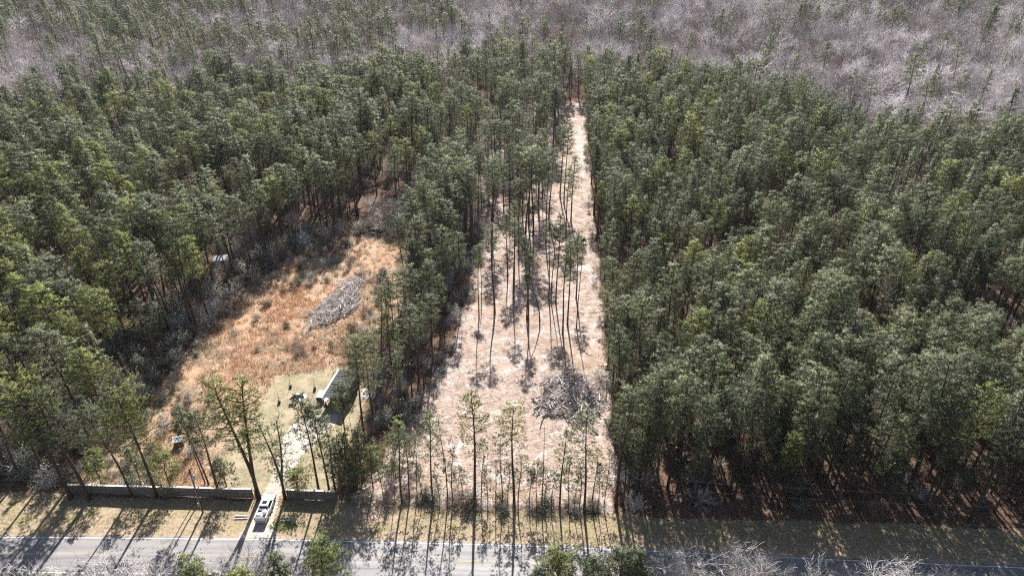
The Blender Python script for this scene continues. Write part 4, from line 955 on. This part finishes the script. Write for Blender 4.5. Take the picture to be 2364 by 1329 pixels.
for zz, yy, lb in ((9.55, .70, 'upper overhead power wire along the roadside woods'), (7.9, 0.12, 'lower overhead power wire along the roadside woods')):
    pts = []
    for x in np.arange(-240, 241, 6.0):
        base = py_ + (road_y(x) - road_y(px_)) * .95
        sp = ((x - px_) / 78.0) % 1.0; pts.append((x, base + yy, zz - 1.15 * 4 * sp * (1 - sp) * .8 + (-.25 if x > 20 else 0)))
    g = MB(); g.tube(pts, .011, 4); tag(g.build('power_wire', M['wire']), lb, 'wire')
for px, py, L, lb in ((556, 1194, 2.3, 'pale concrete culvert headwall beside the tailgate side of the driveway, wall-pine side'), (663, 1198, 2.4, 'pale concrete culvert headwall beside the fresh green weeds')):
    x, y = survey(px, py); o = tag(empty('culvert_headwall', (x, y, 0)), lb, 'culvert')
    g = MB(); g.box((0, .25, .11), (L * .85, .20, .24)); g.build('slab', M['concrete'], o, bevel=.03)
    g = MB(); g.box((.1, -.25, .06), (L * .95, .16, .16), .06); g.build('kerb', M['concrete'], o, bevel=.03)

# ------------------------------------------------------------------ white pickup truck
M['car_white'] = simple_mat('white_car_paint', (.74, .75, .76), (.80, .81, .82), 1, .25, .5); M['glass'] = simple_mat('dark_glass', (.008, .010, .014), (.015, .018, .024), 1, .06, .6)
M['tyre'] = simple_mat('black_rubber', (.015, .015, .015), (.035, .034, .033), 5, .85, .3); M['black'] = simple_mat('black_plastic', (.018, .018, .018), (.04, .04, .04), 5, .6, .4)
M['chrome'] = simple_mat('bright_trim', (.6, .6, .61), (.75, .75, .76), 3, .2, .5, .9); M['red_lens'] = simple_mat('red_lens', (.35, .01, .01), (.45, .02, .02), 3, .2, .5)
def pickup(loc, rz):
    o = tag(empty('pickup_truck', loc, rz), 'white four-door pickup truck parked on the sandy driveway by the gate', 'truck')
    # y forward; length 5.8
    def slabs(outl, w0, name, mat, bev): g = MB(); g.side_prism(outl, -w0, w0); return g.build(name, mat, o, bevel=bev)
    slabs([(-2.86, .55), (-2.86, 1.02), (-.92, 1.02), (-.92, .55)], .985, 'bed', M['car_white'], .05)
    slabs([(-.90, .42), (-.90, 1.06), (1.28, 1.10), (1.55, 1.12), (2.45, 1.06), (2.82, .94), (2.92, .72), (2.92, .45)], .99, 'body', M['car_white'], .07)
    # cab with slanted glass
    g = MB(); zb, zt = 1.08, 1.83
    b = [(-.92, -.84), (.92, -.84), (.92, 1.42), (-.92, 1.42)]; t = [(-.72, -.66), (.72, -.66), (.72, .62), (-.72, .62)]
    g.v = [(x, y, zb) for x, y in b] + [(x, y, zt) for x, y in t]
    for i in range(4): g.face([i, (i + 1) % 4, 4 + (i + 1) % 4, 4 + i])
    g.face([4, 5, 6, 7]); g.face([3, 2, 1, 0]); g.build('cab', M['car_white'], o, bevel=.06)
    def pane(name, p, q, u0, u1, v0, v1, off):
        (b0, b1), (t0, t1) = p, q; b0, b1, t0, t1 = map(Vector, (b0, b1, t0, t1))
        P = lambda u, v: (b0.lerp(b1, u)).lerp(t0.lerp(t1, u), v); n = (b1 - b0).cross(t0 - b0).normalized() * off
        g = MB(); g.v = [tuple(P(u, v) + n * k) for k in (-.6, 1) for u, v in ((u0, v0), (u1, v0), (u1, v1), (u0, v1))]
        g.face([4, 5, 6, 7]); 
        for i in range(4): g.face([i, (i + 1) % 4, 4 + (i + 1) % 4, 4 + i])
        g.build(name, M['glass'], o)
    V = lambda p, z: (p[0], p[1], z)
    B = [V(p, zb) for p in b]; T = [V(p, zt) for p in t]
    pane('rear_window', (B[0], B[1]), (T[0], T[1]), .07, .93, .16, .90, .012); pane('windscreen', (B[2], B[3]), (T[2], T[3]), .05, .95, .06, .94, .012)
    for i, j in ((1, 2), (3, 0)):
        pane('side_window', (B[i], B[j]), (T[i], T[j]), .06, .46, .14, .90, .012); pane('side_window', (B[i], B[j]), (T[i], T[j]), .50, .84, .14, .90, .012)
    g = MB(); g.box((0, .05, 1.852), (.78, .62, .03)); g.build('sunroof', M['glass'], o, bevel=.01)
    # bed: walls round a dark floor, white load
    for s in (-1, 1): g = MB(); g.box((s * .90, -1.86, 1.20), (.15, 1.92, .36)); g.build('bed_side', M['car_white'], o, bevel=.03)
    g = MB(); g.box((0, -2.82, 1.08), (1.64, .09, .60)); tg = g.build('tailgate', M['car_white'], o, bevel=.03)
    g = MB(); g.box((0, -2.872, 1.2), (.36, .02, .07)); g.build('handle', M['black'], tg)
    g = MB(); g.box((0, -1.84, 1.03), (1.64, 1.86, .02)); g.build('bed_floor', M['black'], o)
    g = MB(); g.box((0, -.98, 1.24), (1.62, .08, .44)); g.build('headboard', M['car_white'], o)
    g = MB(); g.box((0, -2.98, .56), (1.86, .20, .20)); g.build('rear_bumper', M['chrome'], o, bevel=.03)
    g = MB(); g.box((0, 2.96, .52), (1.90, .18, .26)); g.build('front_bumper', M['chrome'], o, bevel=.04)
    g = MB(); g.box((0, 2.90, .80), (1.10, .06, .26)); g.build('grille', M['black'], o)
    for s in (-1, 1):
        g = MB(); g.box((s * .76, 2.88, .84), (.34, .10, .18)); g.build('headlight', M['chrome'], o, bevel=.03)
        g = MB(); g.box((s * .92, -2.84, 1.08), (.14, .10, .40)); g.build('taillight', M['red_lens'], o, bevel=.02)
        g = MB(); g.box((s * 1.10, 1.05, 1.18), (.22, .12, .20)); g.build('mirror', M['black'], o, bevel=.03)
        g = MB(); g.box((s * 1.02, .25, .42), (.12, 2.0, .06)); g.build('side_step', M['black'], o)
        for yy in (.95, -.05): g = MB(); g.box((s * 1.0, yy, 1.0), (.035, .18, .04)); g.build('door_handle', M['chrome'], o)
        for yy in (1.86, -1.78):
            g = MB(); g.tube([(s * .70, yy, .39), (s * .74, yy, .39), (s * .98, yy, .39), (s * 1.02, yy, .39)], [.34, .39, .39, .34], 20); w = g.build('wheel', M['tyre'], o)
            g = MB(); g.tube([(s * 1.0, yy, .39), (s * 1.035, yy, .39)], [.22, .20], 14); g.build('rim', M['chrome'], w)
            g = MB(); g.tube([(s * .975, yy, .44), (s * 1.0, yy, .44)], [.47, .46], 20); g.build('wheel_arch', M['black'], o)
    return o
pickup((survey(614, 1180)[0], 82.7, .0), R(0))
M['bag_white'] = simple_mat('white_sacking', (.66, .66, .67), (.78, .78, .78), 3, .8, .3)
for x, y, sx, sy, lb in ((-.25, -2.1, .62, .5, 'lumpy white sack in the bed of the pickup, nearest the tailgate'), (.3, -1.62, .5, .55, 'second white sack in the pickup bed nearer the cab')):
    bm = bmesh.new(); bmesh.ops.create_icosphere(bm, subdivisions=3, radius=.5)
    for v in bm.verts:
        n = float(vnoise(v.co.x * 3 + x * 9, v.co.y * 3 + v.co.z * 2, 1)) - .5
        v.co = Vector((v.co.x * sx * 2, v.co.y * sy * 2, max(-.2, v.co.z * .75))) * (1 + .35 * n)
    me = bpy.data.meshes.new('sack'); bm.to_mesh(me); bm.free(); me.materials.append(M['bag_white'])
    o = tag(link('sack', me), lb, 'sack'); px0 = survey(614, 1180)[0]; o.location = (px0 + x, 82.7 + y, 1.22)

# ------------------------------------------------------------------ dark building and yard things
M['roof_metal'] = simple_mat('dark_grey_roof_metal', (.07, .073, .08), (.125, .128, .135), 1.5, .9, .1)
M['dark_wall'] = simple_mat('dark_wall_siding', (.055, .055, .058), (.10, .10, .105), 2, .8, .3)
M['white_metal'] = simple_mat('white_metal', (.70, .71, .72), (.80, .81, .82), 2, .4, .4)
def dark_building():
    cx, cy, w, d = -34.6, 113.0, 4.2, 8.8
    o = tag(empty('outbuilding', (cx, cy, 0), R(-9)), 'dark grey low-roofed outbuilding with eave coloured white as a sun glint beside the lawn', 'building')
    hl, hr = 2.7, 3.25
    # walls: three sides closed, open porch at the road end
    g = MB(); g.side_prism([(-d / 2 + 2.4, 0), (d / 2, 0), (d / 2, hl), (-d / 2 + 2.4, hl)], -w / 2, -w / 2 + .12); g.build('wall', M['dark_wall'], o)
    g = MB(); g.side_prism([(-d / 2, 0), (d / 2, 0), (d / 2, hr - .02), (-d / 2, hr - .02)], w / 2 - .12, w / 2); wr = g.build('wall', M['dark_wall'], o)
    g = MB(); n = 8
    for yy, th in ((-d / 2 + 2.4, .12), (d / 2 - .12, .12)):
        g = MB(); y0 = yy; g.v = [(-w / 2 + .12, y0, 0), (w / 2 - .12, y0, 0), (w / 2 - .12, y0, hr - .05), (-w / 2 + .12, y0, hl)] + [(-w / 2 + .12, y0 + th, 0), (w / 2 - .12, y0 + th, 0), (w / 2 - .12, y0 + th, hr - .05), (-w / 2 + .12, y0 + th, hl)]
        for q in ((0, 1, 2, 3), (7, 6, 5, 4), (0, 4, 5, 1), (1, 5, 6, 2), (2, 6, 7, 3), (3, 7, 4, 0)): g.face(list(q))
        g.build('wall', M['dark_wall'], o)
    g = MB(); g.box((-.6, -d / 2 + 2.36, 1.02), (.95, .06, 2.02)); dr = g.build('door', M['steel'], o); g = MB(); g.box((-.25, -d / 2 + 2.31, 1.0), (.05, .06, .12)); g.build('handle', M['black'], dr)
    g = MB(); g.box((1.0, -d / 2 + 2.36, 1.4), (.9, .06, .8)); wd = g.build('window', M['steel'], o); g = MB(); g.box((1.0, -d / 2 + 2.32, 1.4), (.78, .05, .68)); g.build('pane', M['glass'], wd)
    for xx, hh in ((-w / 2 + .1, hl), (0, (hl + hr) / 2 - .03), (w / 2 - .22, hr - .06)): g = MB(); g.box((xx, -d / 2 + .15, hh / 2), (.14, .14, hh)); g.build('porch_post', M['dark_wood'], o)
    # roof: separate sheets with standing seams
    k = 11; pw = (d + .6) / k; sl = math.atan2(hr - hl, w)
    pm = MB(); rot = Matrix.Rotation(-sl, 3, 'Y')
    pm.box((0, 0, 0), (w + .5, pw - .03, .04), rot=rot); 
    for s in (-.5, .5): pm.box(tuple(rot @ Vector((0, s * (pw - .10), .045))), (w + .5, .05, .05), rot=rot)
    me = pm.mesh('roof_sheet', M['roof_metal'])
    for i in range(k): link('roof_sheet', me, o).location = (0, -d / 2 - .3 + pw * (i + .5), (hl + hr) / 2 + .06)
    g = MB(); g.box((-w / 2 - .36, 0, hl + .05), (.34, d + .7, .10)); g.build('eave_glint_gutter', M['white_metal'], o)  # gutter strip; its white colour stands in for sun glinting off the metal
    g = MB(); g.box((w / 2 + .16, 0, hr + .0), (.05, d + .6, .22)); g.build('fascia', M['roof_metal'], o)
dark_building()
def wheel(o, x, y, r, w, nm='wheel'):
    g = MB(); g.tube([(x - w / 2, y, r), (x - w / 2 + .03, y, r), (x + w / 2 - .03, y, r), (x + w / 2, y, r)], [r * .8, r, r, r * .8], 16); q = g.build(nm, M['tyre'], o)
    g = MB(); g.tube([(x - w / 2 - .012, y, r), (x + w / 2 + .012, y, r)], r * .5, 10); g.build('rim', M['chrome'], q)
tr = tag(empty('utility_trailer', (-38.75, 111.6, 0), R(-6)), 'small white trailer parked beside the dark building', 'trailer')
g = MB(); g.box((0, .1, .95), (1.35, 2.5, .95)); g.build('box_body', M['white_metal'], tr, bevel=.06)
g = MB(); g.box((0, -1.17, .92), (1.15, .05, .75)); g.build('rear_door', M['black'], tr)
g = MB(); g.tube([(0, 1.2, .45), (0, 2.3, .42)], .05, 6); g.build('drawbar', M['steel'], tr)
for s in (-1, 1): wheel(tr, s * .8, 0, .33, .2)
tb = tag(empty('folding_table', (-37.55, 110.6, 0), R(20)), 'low white table between trailer and dark building', 'table')
g = MB(); g.box((0, 0, .72), (.75, 1.5, .05)); g.build('table_top', M['white_metal'], tb, bevel=.01)
for sx in (-1, 1):
    for sy in (-1, 1): g = MB(); g.tube([(sx * .3, sy * .65, 0), (sx * .3, sy * .65, .70)], .02, 6); g.build('leg', M['steel'], tb)
# slab, mower, tarp
x, y = survey(853, 907); sl = tag(empty('concrete_slab', (x, y, 0), R(-4)), 'white concrete slab between pine trunks by the dark building', 'slab')
g = MB(); g.box((0, 0, .10), (3.1, 3.0, .22)); g.build('slab', M['concrete'], sl, bevel=.02); g = MB(); g.box((-.1, -1.75, .10), (2.6, .2, .14), .04); g.build('step', M['concrete'], sl, bevel=.02)
mw = tag(empty('riding_mower', (-28.0, 114.6, .0), R(75)), 'red and black riding mower at the corner of the white slab', 'mower')
M['red_paint'] = simple_mat('faded_red_paint', (.30, .035, .03), (.42, .06, .05), 3, .5, .4)
g = MB(); g.side_prism([(.15, .45), (.15, .92), (.95, .86), (1.05, .5)], -.32, .32); g.build('bonnet', M['red_paint'], mw, bevel=.05)
g = MB(); g.box((0, -.15, .42), (.55, 1.7, .14)); g.build('chassis', M['black'], mw); g = MB(); g.box((0, -.25, .30), (1.15, .9, .16)); g.build('mower_deck', M['red_paint'], mw, bevel=.04)
g = MB(); g.side_prism([(-.72, .62), (-.2, .62), (-.2, .72), (-.60, .76), (-.70, 1.15), (-.80, 1.15)], -.25, .25); g.build('seat', M['black'], mw, bevel=.03)
for s in (-1, 1): g = MB(); g.box((s * .45, -.62, .66), (.28, .75, .06)); g.build('fender', M['red_paint'], mw, bevel=.02); wheel(mw, s * .46, -.62, .30, .26); wheel(mw, s * .38, .75, .20, .16)
g = MB(); g.tube([(0, .2, .9), (0, .02, 1.08)], .025, 6); g.tube([(.17 * math.cos(a), -.0 + .14 * math.sin(a), 1.08 + .06 * math.sin(a)) for a in np.linspace(0, 6.28, 13)], .018, 5); g.build('steering_wheel', M['black'], mw)
def lump(name, loc, r, hgt, mat, label, cat, seed, group=None):
    bm = bmesh.new(); bmesh.ops.create_icosphere(bm, subdivisions=3, radius=1)
    for v in bm.verts:
        n = float(vnoise(v.co.x * 2.5 + seed * 3.1, v.co.y * 2.5 + v.co.z * 1.7 + seed, 1)) - .5
        v.co = Vector((v.co.x * r[0], v.co.y * r[1], max(-.1, v.co.z) * hgt)) * (1 + .5 * n)
    me = bpy.data.meshes.new(name); bm.to_mesh(me); bm.free(); me.materials.append(mat); o = tag(link(name, me), label, cat, group); o.location = loc; return o
M['tarp'] = simple_mat('green_tarp', (.02, .16, .10), (.05, .26, .17), 3, .5, .4)
x, y = survey(868, 876); lump('tarp_heap', (x, y, .05), (1.1, .8), .8, M['tarp'], 'green tarpaulin heap behind the white slab', 'tarpaulin', 2)
x, y = survey(876, 880); lump('sand_heap', (x, y, .02), (1.2, .9), .5, M['bag_white'], 'small white heap next to the green tarpaulin', 'heap', 5)
# burn heap
x, y = survey(689, 916); bh = tag(empty('burn_heap', (x, y, 0)), 'burn heap of charred and pale logs on the lawn', 'burn heap')
g = MB(); g.v = [(0, 0, .25)] + [(1.7 * math.cos(a) * (1 + .1 * math.sin(3 * a)), 1.2 * math.sin(a), .0) for a in np.linspace(0, 6.28, 17)[:-1]]
for j in range(16): g.face([0, 1 + j, 1 + (j + 1) % 16])
g.build('ash_bed', M['bag_white'], bh)
rr = random.Random(4)
for i in range(22):
    l = link('log', log_mesh(800 + i, rr.uniform(.8, 1.9), rr.uniform(.07, .13)).mesh('log', M['black'] if i % 5 else M['pale_wood']), bh); l.location = (rr.uniform(-1.0, 1.0), rr.uniform(-.7, .6), rr.uniform(.2, .6)); l.rotation_euler = (0, rr.uniform(-.5, .5), rr.uniform(0, 3.1))
for i, (px, py) in enumerate(((671, 935), (679, 934))):
    x, y = survey(px, py); g = MB(); pts = [(.30 * math.cos(a), .30 * math.sin(a), .12) for a in np.linspace(0, 6.2832, 17)]; g.tube(pts, .115, 8)
    tag(g.build('tyre', M['tyre']), ['old black tyre lying on the lawn below the burn heap, farther from the building', 'old black tyre lying on the lawn below the burn heap, nearer the building'][i], 'tyre').location = (x, y, 0)
for (px, py), lb in zip(((671, 894), (727, 899), (645, 930)), ('slim dark post in a black tub near the lawn edge, middle of the three', 'slim dark post in a black tub nearest the dark building', 'slim dark post in a black tub farthest from the dark building')):
    x, y = survey(px, py); o = tag(empty('tub_post', (x, y, 0)), lb, 'post', 'posts on the lawn')
    g = MB(); g.tube([(0, 0, .02), (0, 0, .05), (0, 0, .62), (0, 0, .66)], [.20, .26, .32, .28], 12); g.build('tub', M['black'], o); g = MB(); g.tube([(0, 0, .3), (.02, 0, 2.35)], [.05, .04], 6); g.build('shaft', M['pole_wood'], o)
# little shed with white roof
def small_house(name, label, loc, rz, w, d, h, rise, wall, roofm, door=True):
    o = tag(empty(name, loc, rz), label, 'shed' if w < 3 else 'building')
    g = MB(); g.v = [(-w / 2, -d / 2, 0), (w / 2, -d / 2, 0), (w / 2, d / 2, 0), (-w / 2, d / 2, 0), (-w / 2, -d / 2, h), (w / 2, -d / 2, h), (w / 2, d / 2, h), (-w / 2, d / 2, h), (-w / 2, 0, h + rise), (w / 2, 0, h + rise)]
    for q in ((0, 1, 5, 4), (2, 3, 7, 6), (1, 2, 6, 9, 5), (3, 0, 4, 8, 7), (3, 2, 1, 0)): g.face(list(q))
    g.build('wall', wall, o)
    a = math.atan2(rise, d / 2); L = math.hypot(rise, d / 2) + .22; k = max(2, int(w / .8)); pw = (w + .3) / k
    for s in (-1, 1):
        rot = Matrix.Rotation(-s * a, 3, 'X'); g = MB(); g.box((0, 0, 0), (pw - .015, L, .035), rot=rot); g.box(tuple(rot @ Vector((pw / 2 - .05, 0, .035))), (.05, L, .04), rot=rot); me = g.mesh('roof_sheet', roofm)
        for i in range(k): link('roof_sheet', me, o).location = (-w / 2 - .15 + pw * (i + .5), s * (d / 4 + .04), h + rise / 2 + .03)
    if door:
        g = MB(); g.box((w * .1, -d / 2 - .02, h * .42), (min(.9, w * .4), .05, h * .82)); dd = g.build('door', M['dark_wood'], o); g = MB(); g.box((w * .1 + .2, -d / 2 - .06, h * .42), (.05, .04, .1)); g.build('handle', M['steel'], dd)
    return o
M['shed_wall'] = simple_mat('brown_shed_boards', (.09, .06, .05), (.17, .12, .10), 3, .85, .2)
x, y = survey(414, 1030); small_house('garden_shed', 'tiny shed with white metal roof standing in the orange grass', (x, y + .3, 0), R(20), 1.6, 1.5, 1.6, .35, M['shed_wall'], M['white_metal'])
x, y = survey(514, 612); small_house('cabin', 'small pale cabin with grey roof half hidden by trees behind the field', (x, y, 0), R(12), 3.8, 2.8, 2.3, .5, M['cap_white'], M['steel'])

# ------------------------------------------------------------------ person
M['skin'] = simple_mat('skin', (.38, .24, .18), (.44, .29, .22), 4, .6, .3); M['jacket'] = simple_mat('dark_jacket', (.02, .018, .022), (.04, .035, .04), 6, .9, .2); M['trouser'] = simple_mat('dark_brown_trousers', (.05, .034, .03), (.085, .06, .05), 6, .9, .2)
M['shirt'] = simple_mat('khaki_shirt', (.30, .27, .20), (.38, .34, .26), 6, .9, .2)
def skinned(name, V, E, rad, mat, parent):
    me = bpy.data.meshes.new(name); me.from_pydata(V, E, []); me.materials.append(mat); o = link(name, me, parent)
    sk = o.modifiers.new('skin', 'SKIN'); sk.use_smooth_shade = True
    for i, r in enumerate(rad): me.skin_vertices[0].data[i].radius = (r, r * .85); me.skin_vertices[0].data[i].use_root = (i == 0)
    s = o.modifiers.new('sub', 'SUBSURF'); s.levels = 1; s.render_levels = 2; return o
x, y = survey(1026, 1071)
pe = tag(empty('person', (x, y, 0)), 'person in dark jacket and trousers standing on the cleared strip beside a thin pine', 'person')
bv = [(0, 0, .98), (0, .01, 1.18), (0, .01, 1.40), (0, 0, 1.52), (0, -.01, 1.62), (0, -.015, 1.74), (.19, .01, 1.44), (.27, .03, 1.16), (.25, -.10, .93), (.26, -.15, .82), (-.19, .01, 1.44), (-.28, .02, 1.16), (-.25, -.09, .92), (-.26, -.14, .81),
      (.10, 0, .92), (.12, -.01, .50), (.13, .03, .09), (.15, -.14, .05), (-.10, 0, .92), (-.13, .04, .50), (-.15, .10, .09), (-.17, -.06, .05)]
be = [(0, 1), (1, 2), (2, 3), (3, 4), (4, 5), (2, 6), (6, 7), (7, 8), (8, 9), (2, 10), (10, 11), (11, 12), (12, 13), (0, 14), (14, 15), (15, 16), (16, 17), (0, 18), (18, 19), (19, 20), (20, 21)]
br_ = [.14, .13, .14, .065, .095, .09, .06, .046, .036, .036, .06, .046, .036, .036, .085, .06, .045, .045, .085, .06, .045, .045]
skinned('body', bv, be, br_, M['skin'], pe)
skinned('jacket', [bv[i] for i in (1, 2, 6, 7, 8, 10, 11, 12)] + [(0, .01, 1.47)], [(0, 1), (1, 2), (2, 3), (3, 4), (1, 5), (5, 6), (6, 7), (1, 8)], [.155, .17, .085, .064, .052, .085, .064, .052, .10], M['jacket'], pe)
skinned('shirt', [(0, 0, .96), (0, .01, 1.16)], [(0, 1)], [.165, .150], M['shirt'], pe)
skinned('trousers', [bv[i] for i in (0, 14, 15, 16, 18, 19, 20)], [(0, 1), (1, 2), (2, 3), (0, 4), (4, 5), (5, 6)], [.155, .105, .08, .068, .105, .08, .068], M['trouser'], pe)
skinned('cap', [(0, -.005, 1.77), (0, -.01, 1.84)], [(0, 1)], [.112, .085], M['jacket'], pe)

# ------------------------------------------------------------------ thin winter haze
def haze_box():
    g = MB(); g.box((0, 0, 46.5), (6040, 6040, 95.0))
    m = bpy.data.materials.new('haze'); m.use_nodes = True; nt = m.node_tree; nt.nodes.remove(nt.nodes['Principled BSDF'])
    v = nd(nt, 'ShaderNodeVolumePrincipled'); v.inputs['Color'].default_value = (.86, .90, .97, 1); v.inputs['Density'].default_value = .00004; v.inputs['Anisotropy'].default_value = .25
    nt.links.new(v.outputs[0], nt.nodes['Material Output'].inputs['Volume'])
    tag(g.build('haze', m), 'thin pale winter haze over the woods', kind='stuff')
haze_box()
